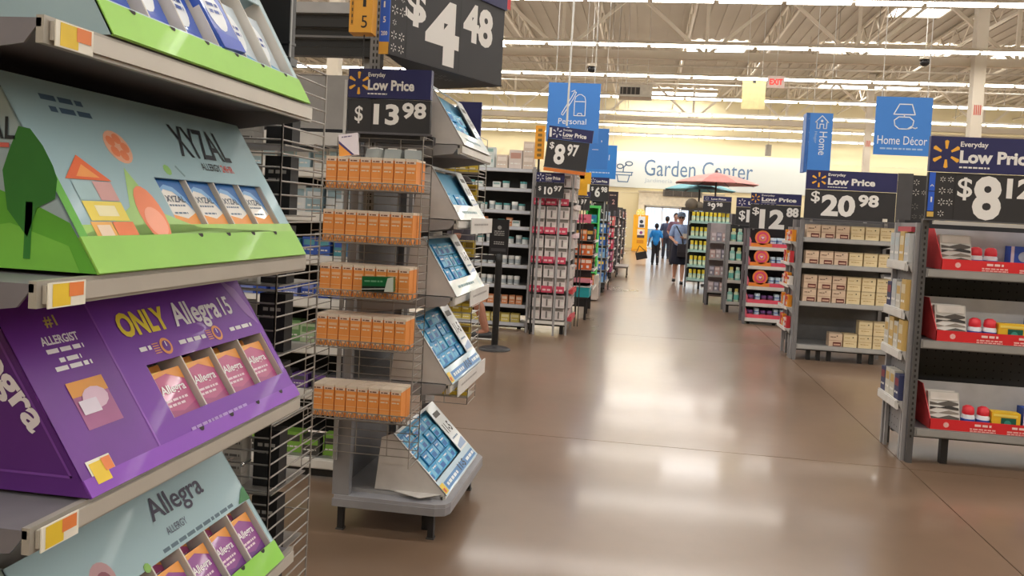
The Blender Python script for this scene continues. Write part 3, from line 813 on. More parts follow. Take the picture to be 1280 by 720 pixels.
def blister(c1, c2):
    w, h = .088, .054
    g = MB().box(0, w, 0, h, 0, .006, M(c1, .5, var=.15, scale=40))
    f = Face(g, (0, 0, .006), (1, 0, 0), (0, 1, 0), .0006)
    f.rect(w * .06, h * .1, w * .55, h * .5, M(c2, .5), 1)
    f.poly([(w * .6, h * .1), (w * .95, h * .2), (w * .9, h * .9), (w * .65, h * .7)], M('7cc8ea', .5), 1)
    f.greek(w * .08, h * .65, w * .5, h * .13, M('eef8fb', .4), 1, 3)
    return g.mesh('blister_pack')
bl = [blister('2fa0dc', '1f74c0'), blister('2488cc', '62c0ec'), blister('44b4e4', '2a6cbc')]
BW = LOC((-.74, 3.12, 0), 90)
RN = {0: 'lowest', 1: 'second', 2: 'middle', 3: 'fourth', 4: 'topmost'}
def tray_b(z, k, W, run, ht, flap, amount):
    m = BW @ Matrix.Translation((.01, -.012, z))
    t = thing('display_tray', 'sloped white-blue tray of light blue packs, %s of five under the 13.98 sign' % RN[k], 'display tray', group='white-blue trays facing the walkway')
    t.matrix_world = m
    VL = math.hypot(run, ht)
    F_ = Matrix(((1, 0, 0, 0), (0, run / VL, -ht / VL, 0), (0, ht / VL, run / VL, 0), (0, 0, 0, 1)))
    wm = M('dfe3e4', .45, coat=.2, var=.04); lv = .07
    g = MB(F_).box(0, W, 0, lv, -.003, 0, M('bcd6e4' if k < 2 else 'dfe8e4', .35, coat=.3))
    f = Face(g, (0, 0, 0), (1, 0, 0), (0, 1, 0), .0008); f.o = F_.inverted() @ f.o
    part(t, 'front_lip', g)
    g = MB(F_); f = Face(g, (0, 0, 0), (1, 0, 0), (0, 1, 0), .0009)
    if k < 2:
        f.rect(.06, .008, W - .02, .045, M('4a86c2', .4), 1); f.text('11-5', .30, .014, .10, .035, M('2a2f38', .5), 2, .02); f.rect(.005, .006, .05, .05, TAGY, 1); f.rect(.012, .012, .03, .03, M('e25a3c', .5), 2)
        f.greek(.43, .02, .15, .014, M('e9f3f8', .5), 2, k); f.greek(.08, .02, .18, .014, M('e9f3f8', .5), 2, k + 3)
    else:
        f.greek(.1, .03, .3, .012, M('8aa7ad', .5), 1, k); f.disc(.5, .035, .02, M('c8d8da', .5), 1)
    part(t, 'lip_print', g)
    g = MB(F_).box(W * .76, W, lv, VL, -.003, 0, wm)
    g.box(0, W * .76, VL - .012, VL, -.003, 0, wm); g.box(0, .012, lv, VL - .012, -.003, 0, wm)
    part(t, 'face_panel', g)
    g = MB(F_); f = Face(g, (0, 0, 0), (1, 0, 0), (0, 1, 0), .0009)
    f.rect(W * .80, VL * .78, W * .94, VL * .86, M('4b4742', .5), 1)
    f.text('11-5', W * .80, VL * .50, W * .15, VL * .16, M('23262c', .5), 1, .025)
    f.greek(W * .8, VL * .4, W * .14, .008, M('5f7f9c', .5), 1, 3); f.poly([(W * .78, lv + .01), (W * .97, lv + .01), (W * .97, VL * .36), (W * .78, VL * .3)], M('8fa9cf', .4), 1)
    part(t, 'header_print', g)
    pr = [(0, 0), (run, ht), (run + .05, ht - .02), (run + .07, .0)]
    for a in (0, W - .003): part(t, 'side_panel', MB().prism(pr, a, a + .003, M('cfcbc9', .5)))
    part(t, 'inner_board', MB(F_).box(.003, W - .003, lv, VL, -.032, -.029, M('6ab4dc', .6)))
    part(t, 'tray_base', MB().box(.003, W - .003, .003, run + .068, 0, .003, wm))
    if flap: part(t, 'loose_flap', MB().slab([(-.06, .10), (0, .03), (0, .24)], .0, .003, M('dddad6', .5)))
    if amount:
        g = MB(F_).box(.006, W * .3, lv - .002, lv + .001, -.045, -.003, wm)
    n = 0
    nr = int((VL - lv - .02) / .058)
    for j in range(nr):
        for i in range(5):
            if amount < 1 and ((j >= nr - 1) or i > 3): continue
            n += 1
            mm = m @ F_ @ Matrix.Translation((.012 + i * .0905, lv + .006 + j * .058, -.024 + random.uniform(0, .007))) @ Matrix.Rotation(R(random.uniform(-4, 4)), 4, 'Y')
            solo('blister_pack', bl[random.randrange(3)], '%s-nearest light blue pack in the %s white-blue tray, %s row' % (ORD[i], RN[k], ['bottom', 'second', 'third', 'fourth', 'fifth'][j]), 'package',
                 group='light blue packs in the %s tray, %s row' % (RN[k], ['bottom', 'second', 'third', 'fourth', 'fifth'][j]), mat=mm)
    return t
tray_b(.168, 0, .60, .235, .235, True, 1)
tray_b(.624, 1, .58, .19, .27, False, 1)
tray_b(.979, 2, .56, .15, .235, False, 1)
tray_b(1.289, 3, .52, .13, .21, False, .8)
tray_b(1.589, 4, .55, .15, .235, False, .8)
for z, k, x0 in ((.62, 1, .05), (.975, 2, .2), (1.285, 3, .15)):
    g = MB().box(x0, .60, -.028, -.024, z - .055, z + .012, M('e2e0dd', .4))
    f = Face(g, (x0, -.028, z - .05), (1, 0, 0), (0, 0, 1)); f.greek(.05, .03, .3, .008, M('a6a2a0', .5), 1, k)
    part(ub, 'label_strip', g)

# wire rack with baskets on the side facing the camera
wk = thing('wire_side_rack', 'wire basket rack on the camera side of the 13.98 end display', 'wire rack', (-1.215, 2.78, 0))
g = MB()
grid(g, (0, .25, .34), (1, 0, 0), (0, 0, 1), .385, 1.25, .128, .032, .0018, WIRE); part(wk, 'back_grid', g, kind='stuff')
g = MB(); grid(g, (-.0, .03, .34), (0, 1, 0), (0, 0, 1), .22, 1.2, .22, .032, .0018, WIRE)
grid(g, (.385, .12, .34), (0, 1, 0), (0, 0, 1), .13, 1.25, .13, .032, .0018, WIRE); part(wk, 'side_grid', g, kind='stuff')
part(wk, 'mounting_bar', MB().box(.03, .045, .262, .275, .3, 1.62, STEEL))
BZ = [.528, .795, .985, 1.19, 1.388]; BH = [.118, .125, .125, .12, .118]
oc = carton(.0405, .055, .118, 'f8a052', cap='ecdcc8', prints=[lambda f, w, h: (f.rect(w * .04, h * .845, w * .96, h * .925, M('f6e3d2', .5), 1), f.greek(w * .15, h * .865, w * .7, h * .04, M('8c5a3c', .5), 2, 1),
    f.rect(w * .10, h * .66, w * .90, h * .74, M('f9c79b', .5), 1), f.greek(w * .12, h * .56, w * .7, h * .04, M('fbe0c4', .5), 1, 2), f.rect(w * .02, h * .34, w * .98, h * .365, M('f9c08c', .5), 1), f.rect(w * .02, 0, w * .98, h * .3, M('fbab60', .5), 1), f.greek(w * .15, h * .12, w * .6, h * .04, M('fbe0c4', .5), 2, 3))]).mesh('orange_carton')
LW = LOC((-1.215, 2.78, 0), 0)
RR = ['lowest', 'second', 'middle', 'fourth', 'topmost']
for k, z in enumerate(BZ):
    g = MB()
    y0, y1 = .07, .245
    for i in range(20): g.tube((.01 + i * .0193, y0, z - .004), (.01 + i * .0193, y1, z - .004), .0014, WIRE, n=4, caps=False)
    for yy in (y0, .15, y1): g.tube((0, yy, z - .006), (.385, yy, z - .006), .0022, WIRE, n=5)
    g.tube((0, y0, z + .022), (.385, y0, z + .022), .0022, WIRE, n=5)
    for i in range(20):
        x = .01 + i * .0193
        g.tube((x, y0, z - .006), (x + .0096, y0, z + .022), .0013, WIRE, n=4, caps=False); g.tube((x + .0096, y0, z + .022), (x + .0193 * (i < 19) + .0096 * (i == 19), y0, z - .006), .0013, WIRE, n=4, caps=False)
    for x in (0, .385): g.tube((x, y0, z + .022), (x, y1, z + .022), .002, WIRE, n=5); g.tube((x, y0, z + .022), (x, y0, z - .006), .002, WIRE, n=5)
    part(wk, 'wire_basket', g, kind=None)
    off = -.004 * (4 - k) + .008
    for r_ in range(2):
        for i in range(8):
            place(oc, 'orange_carton', LW, off + .038 + i * .0438, .112 + r_ * .062, z - .0022, 'orange carton in the %s wire basket, %s row' % (RR[k], ['front', 'back'][r_]), 'carton',
                  'orange cartons in the %s basket, %s row' % (RR[k], ['front', 'back'][r_]), jitter=1.2, nth=i)
g = MB().box(-.037, .037, -.006, .006, 0, .085, M('e9dfe6', .4))
f = Face(g, (-.037, -.006, 0), (1, 0, 0), (0, 0, 1)); f.poly([(0, 0), (.05, 0), (0, .05)], M('f0a03c', .5), 1); f.poly([(.05, 0), (.06, 0), (0, .062), (0, .05)], M('3b2a6d', .5), 1); f.greek(.012, .072, .04, .004, M('5b4a7d', .5), 1, 1)
solo('flat_carton', g, 'white and orange flat carton with violet stripe leaning on the topmost orange cartons', 'carton',
     mat=LW @ Matrix.Translation((.105, .045 + .06, 1.508)) @ Matrix.Rotation(R(-9), 4, 'Y') @ Matrix.Rotation(R(-12), 4, 'X'))
g = MB().box(-.06, .06, -.012, .012, 0, .055, M('17693a', .3, coat=.3))
f = Face(g, (-.06, -.012, 0), (1, 0, 0), (0, 0, 1)); f.rect(.0, 0, .12, .02, M('14231a', .4), 1); f.greek(.01, .035, .07, .006, M('6fae83', .5), 1, 2)
f.poly([(.085, 0), (.12, 0), (.12, .055), (.098, .05)], M('cfdad0', .3), 2); f.line([(.0, .008), (.1, .012)], .003, M('d5d8d2', .4), 3)
solo('green_package', g, 'small dark green package laid in front of the middle row of orange cartons', 'package', mat=LW @ Matrix.Translation((.26, .055, 1.012)) @ Matrix.Rotation(R(-2), 4, 'Y'))
# cups / clear bits on top
g = MB().prism([(-.03, 0), (.03, 0), (.026, .028), (-.02, .034)], -.032, .032, M('a9b0b0', .15, coat=.6, alpha=.7)).box(-.02, .012, -.02, .02, .034, .038, M('e4e2e0', .4))
for i in range(3): place(g.mesh('clear_clamshell') if i == 0 else bpy.data.meshes['clear_clamshell'], 'clear_clamshell', LW, .19 + i * .07, .17, 1.5085, 'small cloudy clamshell pack on top of the topmost orange cartons', 'package', 'clamshell packs on the topmost orange cartons', jitter=25, nth=i)

# 13.98 sign and the pieces above it
price_sign('navy and black sign reading Low Price $13.98 above the orange cartons', (-1.167, 3.0, 1.612), 0, .33, .13, .112,
           [('$', .085, .24, .10, .52), ('13', .315, .22, .31, .62), ('98', .66, .42, .29, .48)], hdr=(.13, .14, .24, .80), vseams=(.29,), posts=((.03, 1.59), (.30, 1.59)))
g = MB().box(0, .012, 0, .02, 0, .25, M('c9c8c6', .4)); solo('sign_edge', g, 'pale edge strip along one side of the 13.98 sign', 'sign frame', (-1.185, 3.0, 1.56))
solo('top_rail', MB().box(0, .34, 0, .04, 0, .03, M('3c3b3e', .5)), 'dark rail below the 13.98 sign', 'rail', (-1.17, 3.03, 1.575))

# big three-sided 4.48 sign
A_, B_, C_ = (-1.004, 2.9), (-.681, 3.6), (-1.04, 3.74)
sg = thing('price_sign', 'big three-sided black sign reading $4.48 above the end display', 'sign', (A_[0], A_[1], 1.905))
g = MB()
tri = [(0, 0), (B_[0] - A_[0], B_[1] - A_[1]), (C_[0] - A_[0], C_[1] - A_[1])]
g.slab(tri, 0, .335, PBLK); part(sg, 'sign_body', g)
g = MB(); g.slab([(x * 1.02 + .003, y * 1.02 - .01) for x, y in tri], .335, .50, NAVY); part(sg, 'header_panel', g)
g = MB(); g.slab([(x * 1.01, y * 1.01) for x, y in tri], -.006, 0, M('222125', .5)); part(sg, 'bottom_panel', g)
u = Vector((tri[1][0], tri[1][1], 0)).normalized()
g = MB(); f = Face(g, (0, 0, 0), u, (0, 0, 1), .001)
f.text('$', .115, .128, .12, .145, PW, 1, .03); f.text('4', .235, .012, .215, .262, PW, 1, .045); f.text('48', .475, .14, .21, .165, PW, 1, .04)
part(sg, 'lettering', g)
g = MB(); f = Face(g, (0, 0, 0), u, (0, 0, 1), .001)
for a in (.125, .455): f.rect(a - .002, 0, a + .001, .33, M('101012', .5), 1)
part(sg, 'panel_seam', g)
g = MB(); f = Face(g, (0, 0, 0), u, (0, 0, 1), .001); star_pattern(f, .035, .0, .085, .33, M('dcd9d3', .5), 2, 7, 3); part(sg, 'star_pattern', g)
g = MB(); f = Face(g, (.0, .01, .345), u, (0, 0, 1), .004); f.rect(.72, .0, .745, .15, PW, 2); f.rect(.745, .0, .80, .15, M('cf2f3a', .5), 2); part(sg, 'red_corner', g)
g = MB(); f = Face(g, (0, 0, 0), (1, 0, 0), (0, -1, 0), .007)
for k in range(4): f.spark(.08 + (k % 2) * .03, -.42 - k * .05, .02, M('8c8a86', .5), 1)
part(sg, 'bottom_sparks', g)
part(sg, 'sign_post', MB().box(-.09, -.06, .16, .19, -.30, .5, STEEL)); part(sg, 'sign_arm', MB().box(-.09, .05, .17, .19, .1, .13, STEEL))
g = MB().box(0, .036, 0, .006, 0, .45, BLU2); g.box(0, .036, -.001, .006, 0, .045, M('e3a63c', .5))
f = Face(g, (0, 0, 0), (1, 0, 0), (0, 0, 1)); f.text('1', .012, .17, .006, .022, PW, 1, .02); f.text('5', .012, .115, .01, .022, PW, 1, .02); f.text('200', .006, .068, .024, .016, PW, 1, .02)
solo('aisle_strip', g, 'narrow blue vertical strip with small white figures beside the 4.48 sign', 'sign', (-1.005, 2.86, 1.885))
at = thing('aisle_tag', 'yellow hanging aisle tag with a black 5, before the slatted valance', 'sign', (-1.10, 2.8, 1.945))
g = MB().prism([(0, .004), (.0, .22), (.05, .22), (.05, .0)], 0, .086, M('eaa93a', .45)); part(at, 'tag_body', g)
g = MB(); f = Face(g, (0, 0, 0), (1, 0, 0), (0, 0, 1)); f.text('5', .046, .02, .022, .044, BLK, 1, .0); f.text('1', .05, .095, .012, .044, BLK, 1, .0); f.rect(.006, .03, .016, .15, M('c98c24', .5), 1)
for k in range(5): f.rect(.009, .035 + k * .022, .014, .047 + k * .022, M('5f471a', .5), 2)
part(at, 'lettering', g)
part(at, 'hanging_rod', MB().tube((.05, .025, -.14), (.05, .025, .0), .0022, BLK)); part(at, 'tag_rod', MB().tube((.05, .025, .22), (.05, .025, 3.0), .003, BLK))
post = solo('slotted_post', MB().box(0, .042, 0, .03, 0, 1.35, M('8f8e90', .35, .4)), 'slotted grey steel post beside the yellow aisle tag', 'post', (-1.105, 3.045, 1.30))
g = MB(); f = Face(g, (0, -.0005, 0), (1, 0, 0), (0, 0, 1))
for k in range(52): f.rect(.012, .01 + k * .025, .018, .024 + k * .025, BLK, 1); f.rect(.026, .01 + k * .025, .032, .024 + k * .025, BLK, 1)
part(post, 'slots', g, kind='stuff')
solo('navy_sign_back', MB().box(0, .13, 0, .02, 0, .20, NAVY), 'plain navy sign panel behind the blue trays of the end display', 'sign', (-1.04, 4.28, 1.72))

# yellow wire rack on the far side of unit B
wy = thing('wire_side_rack', 'wire rack of yellow packs on the far side of the 13.98 end display', 'wire rack', (-1.13, 4.14, 0))
g = MB(); grid(g, (0, .0, .30), (1, 0, 0), (0, 0, 1), .25, 1.42, .125, .035, .0022, WIRE); part(wy, 'front_grid', g, kind='stuff')
g = MB(); grid(g, (.25, .0, .30), (0, 1, 0), (0, 0, 1), .2, 1.42, .2, .035, .0022, WIRE); part(wy, 'side_grid', g, kind='stuff')
part(wy, 'rack_back', MB().box(0, .02, .01, .2, .25, 1.72, STEEL)); part(wy, 'rack_foot', MB().box(0, .02, .08, .12, 0, .25, STEEL))
yp = carton(.05, .04, .085, 'd8b93c', prints=[lambda f, w, h: (f.rect(w * .1, h * .55, w * .9, h * .9, M('8a6f22', .5), 1), f.greek(w * .15, h * .2, w * .6, h * .1, M('f2e6b0', .5), 1, 2))]).mesh('yellow_package')
LY = LOC((-1.13, 4.14, 0), 0)
for j in range(9):
    part(wy, 'rack_ledge', MB().box(.005, .245, .02, .18, .33 + j * .15, .334 + j * .15, WIRE))
    for i in range(4):
        place(yp, 'yellow_package', LY, .045 + i * .055, .07, .3345 + j * .15, 'yellow pack on ledge %s of the far wire rack' % ['one', 'two', 'three', 'four', 'five', 'six', 'seven', 'eight', 'nine'][j], 'package', 'yellow packs on ledge %d of the far wire rack' % (j + 1), jitter=3, nth=i)

# ================================================================ STANCHION
st = thing('sign_stanchion', 'black belt post with a small black notice on a round base', 'stanchion', (-1.375, 7.63, 0))
part(st, 'base', MB().lathe([(.155, 0), (.155, .012), (.12, .028), (.04, .04), (.03, .05)], M('2b2a2c', .45), n=24))
part(st, 'pole', MB().tube((0, 0, .045), (0, 0, .95), .033, M('18181a', .4), n=14))
g = MB().box(-.10, .085, -.025, .0, .93, 1.27, M('1c1b1e', .4)); part(st, 'notice_frame', g)
g = MB(); f = Face(g, (-.10, -.025, .93), (1, 0, 0), (0, 0, 1), .002)
for k in range(5): f.greek(.045, .22 - k * .018 + (.0 if k < 3 else -.05), .10, .008, M('a9a7a4', .5), 1, k)
f.disc(.095, .26, .02, M('8c8a88', .5), 1)
f.rect(.02, .03, .165, .06, M('3a393c', .5), 1)
part(st, 'notice_print', g)
part(st, 'belt_head', MB().lathe([(.036, .86), (.036, .93), (.03, .935)], M('101012', .4), n=14))
part(st, 'belt', MB().box(-.62, -.03, -.002, .002, .87, .92, M('1b1a1d', .6)))

# ================================================================ UNIT C: bottle shelving facing the camera
ZC = [.075, .285, .51, .745, .985, 1.185, 1.37, 1.625, 1.85]
uc = rack('bottle_shelving', 'grey shelving of white jars behind the black stanchion', (-2.85, 9.1, 0), 0, 1.55, .36, 1.88, ZC, lip=.04, lipc=M('b3b1b0', .4), backc=M('343438', .6), legs=(.05, .95), rail=M('c9cdd6', .4), peg=False)
LC = LOC((-2.85, 9.1, 0), 0)
def words(z, Z): return ['bottom', 'second', 'third', 'fourth', 'fifth', 'sixth', 'seventh', 'eighth', 'top'][Z.index(z)]
wj = jar(.034, .10, 'e9e9e6', 'f2f2f0', 'aab4ba', 10).mesh('white_jar')
wj2 = jar(.04, .08, 'dfe2e2', '4c8d8e', None, 10).mesh('white_jar')
oj = carton(.07, .06, .10, 'd98f62', prints=[pr1('f0d7c2')]).mesh('small_carton')
yj = carton(.10, .08, .10, 'd7c466', prints=[pr1('efe6b4')]).mesh('small_carton')
wb = carton(.09, .07, .07, 'd9dcdb', prints=[pr1('8aa9a8')]).mesh('small_carton')
for z in ZC[:-1]:
    k = ZC.index(z); x = .62; i = 0
    kinds = {0: [yj], 1: [oj, oj, oj, wj], 2: [wj], 3: [wj], 4: [wj2, wj], 5: [wj2, oj, wb], 6: [wj2, wj2, wj], 7: [wj2, wb]}[k]
    while x < 1.5:
        me = kinds[i % len(kinds)]
        if not (k == 7 and i % 3 == 1) and not (k == 5 and i % 4 == 1):
            nm_ = me.name.split('.')[0]
            lab_ = {yj.name: 'yellow carton', oj.name: 'orange carton', wb.name: 'white carton', wj.name: 'white jar', wj2.name: 'white jar with green lid'}[me.name]
            place(me, nm_, LC, x, .07 + .02 * (i % 2), z + .001, '%s on the %s shelf behind the black stanchion' % (lab_, words(z, ZC)), 'jar' if 'jar' in nm_ else 'carton', '%ss on the %s shelf behind the stanchion' % (lab_, words(z, ZC)), nth=i)
        x += {yj: .115, oj: .085, wb: .11, wj: .08, wj2: .095}[me]; i += 1
tb = [carton(.13, .12, .16, 'd9c9bb', prints=[pr1('efe4da')]).mesh('storage_carton'), carton(.15, .12, .22, 'd8ccc6', prints=[pr1('c79a8c')]).mesh('storage_carton'), carton(.18, .14, .12, 'cfd8d6', prints=[pr1('8fb4b0')]).mesh('storage_carton')]
for i, (x, k, dz) in enumerate(((1.48, 0, 0), (1.33, 1, 0), (1.17, 0, 0), (.99, 2, 0), (.99, 2, .121), (.80, 0, 0), (1.48, 0, .161), (.62, 2, 0))):
    place(tb[k], 'storage_carton', LC, x, .14, 1.851 + dz, '%s carton on top of the jar shelving, %s from the pink-banner rack' % (['beige', 'tall pinkish', 'pale grey-green'][k], ['first', 'third', 'fourth', 'fifth', 'fifth upper', 'sixth', 'first upper', 'seventh'][i]), 'carton', ['beige', 'pinkish', 'grey-green'][k] + ' cartons on top of the jar shelving')
solo('teal_bag', MB().box(-.09, .09, -.05, .05, 0, .06, M('3aa39a', .4)).box(-.05, .05, -.04, .04, .06, .09, M('eeeeee', .4)), 'teal and white package on the top of the shelving behind the yellow packs', 'package', (-2.42, 9.25, 1.851))

# ================================================================ UNIT D: rack of white packs with pink banners
ud = rack('end_display', 'grey rack of white packs with pink banners under the 10.97 sign', (-1.25, 8.9, 0), 0, .43, .62, 1.85, [.15], lip=.04, backc=M('8f8b88', .5), legs=(.1, .9), post_w=.02, peg=False, sides=(.215,))
LD = LOC((-1.25, 8.9, 0), 0); LD2 = LOC((-.81, 8.94, 0), 90)
ws = carton(.118, .05, .135, 'e2d8d6', lift=.003, prints=[lambda f, w, h: (f.rect(w * .08, h * .72, w * .92, h * .95, M('8e8884', .5), 1), f.rect(w * .42, h * .1, w * .55, h * .66, M('6f6a68', .5), 1), f.rect(w * .62, h * .2, w * .9, h * .5, M('e9e5e0', .5), 1))]).mesh('white_package')
pk = MB().box(-.062, .062, 0, .006, 0, .075, M('d84a67', .5)); Face(pk, (-.062, 0, 0), (1, 0, 0), (0, 0, 1), .003).greek(.015, .02, .09, .022, M('f7c9cf', .5), 1, 3)
pk = pk.mesh('pink_banner')
lv = [(.168, 0), (.305, 0), (.47, 1), (.5, 0), (.64, 0), (.80, 1), (.84, 0), (.975, 0), (1.13, 1), (1.165, 0), (1.30, 0), (1.45, 1), (1.5, 0), (1.66, 0)]
n = 0
for z, kind in lv:
    if not kind:
        n += 1; nw = ORD[n - 1]
        part(ud, 'ledge', MB().box(.0, .43, -.01, .6, z - .006, z - .001, WIRE))
    for i in range(3):
        if kind: part(ud, 'pink_banner', pk).location = (.07 + i * .135, -.012, z)
        else: place(ws, 'white_package', LD, .08 + i * .137, .03, z, 'white and grey pack, %s row up, camera side of the pink-banner rack' % nw, 'package', 'camera-side packs, %s row of the pink-banner rack' % nw, jitter=2, nth=i)
    for i in range(3):
        if not kind: place(ws, 'white_package', LD2, .09 + i * .16, .02 if n % 2 else -.01, z, 'white and grey pack, %s row up, walkway side of the pink-banner rack' % nw, 'package', 'walkway-side packs, %s row of the pink-banner rack' % nw, jitter=6, nth=i, way='nearest')
for z, c in ((.16, 'c84450'), (.47, 'c23e44'), (1.1, 'e3c9cf'), (1.42, 'e6d9d6')):
    g = MB().prism([(0, .0), (-.05, -.01), (-.05, .05), (-.045, .05), (0, .03)], 0, .5, M(c, .5)); p = part(ud, 'side_tray', g); p.matrix_local = Matrix.Translation((.445, .05, z)) @ Matrix.Rotation(R(90), 4, 'Z')
price_sign('black sign reading $10.97 on the pink-banner rack', (-1.21, 8.78, 1.53), 0, .31, .17, .105, [('$', .09, .42, .10, .30), ('10', .30, .20, .30, .50), ('97', .64, .42, .30, .36)], hdr=(.15, .18, .34, .86), spark=M('c9c9d4', .5), posts=((.05, 0), (.27, 0)), lift=.003)
price_sign('hanging black sign reading $8.97, tilted, over the pink-banner rack', (-1.125, 8.7, 1.87), 0, .46, .31, .135, [('$', .07, .62, .11, .26), ('8', .20, .12, .26, .72), ('97', .50, .46, .27, .42)], hdr=(.20, .2, .33, .86), head_x=(0, 1.06), tilt=5,
           spark=M('d9d9e0', .5), lift=.003)
g = MB().box(.0, .46, -.004, .02, -.035, 0, M('d9772f', .5)); o = solo('orange_edge', g, 'orange strip along the lower edge of the tilted 8.97 sign', 'sign edge', (-1.125, 8.7, 1.86)); o.rotation_euler = (0, R(5), 0)
g = MB().box(.0, .025, -.004, .0, 0, .1, PW); o = solo('white_tab', g, 'small white upright tab on the tilted 8.97 sign', 'sign tab', (-1.08, 8.685, 2.19))
solo('hanging_rod', MB().tube((0, 0, 0), (.02, 0, 5.2), .012, M('dcdcd8', .4), n=6), 'long thin white rod holding the tilted 8.97 sign', 'rod', (-.90, 8.72, 2.32))
g = MB().box(0, .105, 0, .012, 0, .37, M('efa52f', .45)); f = Face(g, (0, 0, 0), (1, 0, 0), (0, 0, 1), .003)
for k in range(6): f.rect(.03, .03 + k * .055, .075, .06 + k * .055, M('8a6a2a', .5), 1)
solo('aisle_tag', g, 'narrow yellow aisle tag beside the tilted 8.97 sign', 'sign', (-1.25, 8.8, 1.95))
solo('tag_post', MB().box(0, .02, 0, .02, 0, 2.1, BLK), 'thin dark post below the narrow yellow aisle tag', 'post', (-1.21, 8.815, 0))
for i, (x, z) in enumerate(((-.82, 1.72), (-.74, 1.66), (-.78, 1.52))):
    solo('yellow_flyer', MB().box(-.07, .07, 0, .01, -.07, .07, M('f1b42c', .5)).box(-.006, .006, .01, .016, -z - .15, .05, DSTEEL), 'bright yellow card behind the 8.97 sign, %s of three' % ['upper', 'middle', 'lower'][i], 'card', (x, 9.7, z + .15), group='yellow cards behind the 8.97 sign')

# ================================================================ FURTHER END DISPLAYS ALONG THE WALKWAY
def pack(c, d_=None, w=.09, dd=.03, h=.12):
    return carton(w, dd, h, c, lift=.003, prints=[lambda f, w_, h_: (f.rect(w_ * .1, h_ * .6, w_ * .9, h_ * .9, M(d_ or 'eeeeee', .5), 1), f.rect(w_ * .2, h_ * .15, w_ * .6, h_ * .4, M('dddddd', .5), 1))]).mesh('hanging_pack')
def side_display(name_, label, y, W, H, D, zs, cols, what, seed, w=.1, h=.13, x_front=-.62, backc='4b4a4c', group_word=None, camside=True):
    rd = random.Random(seed)
    t = rack('end_display', label, (x_front, y, 0), 90, W, D, H, zs, lip=.03, backc=M(backc, .6), legs=(.1, .9), post_w=.02, front_posts=False, peg=False, back_z0=.1)
    L = LOC((x_front, y, 0), 90); L2 = LOC((x_front - D + .02, y - .01, 0), 0)
    ms = [pack(*c, w=w, dd=.03, h=h) for c in cols]
    for j, z in enumerate(zs):
        lb = '%s on shelf %s up' % (what, ['one', 'two', 'three', 'four', 'five', 'six', 'seven', 'eight'][j])
        n = int((W - .04) / (w * 1.08))
        for i in range(n):
            place(ms[rd.randrange(len(ms))], 'hanging_pack', L, .05 + (i + .5) * w * 1.08 - w * .3, .04 + rd.uniform(0, .03), z + .001, lb, 'package', lb, jitter=6, nth=i, way='nearest')
        if camside:
            part(t, 'side_ledge', MB().box(0.0, .003, .02, D - .02, z - .03, z, LIP))
    if camside:
        part(t, 'side_panel', MB().box(-.012, -.004, .03, D - .02, .1, H, M(backc, .6)))
        for j, z in enumerate(zs):
            n = int((D - .06) / (w * .95))
            for i in range(n):
                place(ms[rd.randrange(len(ms))], 'hanging_pack', L2, .03 + (i + .5) * w * .95, -.045, z + .001, what + ' hung on the camera side, level %s up' % ['one', 'two', 'three', 'four', 'five', 'six', 'seven', 'eight'][j], 'package',
                      what + ' on the camera side, level %d' % (j + 1), jitter=4, nth=i)
            part(t, 'hook_bar', MB().box(-.10, -.012, .03, D - .02, z - .006, z, WIRE))
    return t
# pink/orange striped packs, pink header, teal tub
side_display('d', 'dark rack of orange striped packs with a pink header, beyond the pink-banner rack', 11.05, .8, 1.25, .42, [.36, .62, .82, 1.02], [('e77f3c', 'f0d0b0'), ('dd6a33', 'f3e0cc'), ('2e2b2c', 'd9a94a')], 'orange striped pack', 11, x_front=-.66, backc='2a2829', w=.09, h=.15)
g = MB().box(0, .30, 0, .02, 0, .12, M('e0728c', .5)); Face(g, (0, 0, 0), (1, 0, 0), (0, 0, 1), .003).greek(.05, .04, .18, .03, M('b03050', .5), 1, 4)
g.box(.14, .16, .02, .03, -1.26, .1, DSTEEL); solo('pink_header', g, 'pink header board over the orange striped packs', 'sign', (-1.02, 10.9, 1.26))
solo('pink_tray', MB().box(0, .32, 0, .5, 0, .03, M('d9879a', .5)).box(0, .32, 0, .01, 0, .09, M('e08fa2', .5)), 'long pink tray near the floor under the orange striped packs', 'tray', (-.97, 10.35, .46))
tt = thing('teal_tub', 'turquoise low bin with a white rim beside the pink-banner rack', 'bin', (-.96, 10.35, .30))
part(tt, 'tub', MB().box(0, .30, 0, .4, 0, .13, M('29a9b3', .45))); part(tt, 'rim', MB().box(-.01, .31, -.01, .41, .13, .145, M('dfe6e4', .5)))
part(tt, 'stand', MB().box(.02, .28, .02, .38, -.02, 0, DSTEEL))
for x in (.04, .24): part(tt, 'leg', MB().box(x, x + .03, .05, .08, -.30, -.02, BLK))
# lime tower with teal boxes
tw = thing('end_display', 'lime green tower with five turquoise boxes', 'display', (-.93, 12.9, 0))
LG = M('59d36a', .5)
part(tw, 'tower_back', MB().box(0, .20, .30, .32, .42, 1.5, LG)); part(tw, 'base', MB().box(-.05, .24, .0, .34, .02, .42, M('c9bdb4', .6)))
for x in (0, .19): part(tw, 'side_rail', MB().box(x - .008, x + .012, 0, .3, .42, 1.5, LG))
for k in range(5):
    part(tw, 'ledge', MB().box(0, .20, -.01, .3, .45 + k * .20, .462 + k * .20, LG))
    g = MB().box(-.07, .07, 0, .12, 0, .13, M('1f9db0', .4)); f = Face(g, (-.07, 0, 0), (1, 0, 0), (0, 0, 1), .003); f.rect(.02, .07, .12, .11, M('2c6fb0', .5), 1); f.rect(.02, .02, .08, .05, M('bfe8ea', .5), 1)
    solo('turquoise_box', g, 'turquoise box on the %s level of the lime tower' % ['lowest', 'second', 'middle', 'fourth', 'highest'][k], 'box', (-.835, 12.95, .463 + k * .20), group='turquoise boxes in the lime tower')
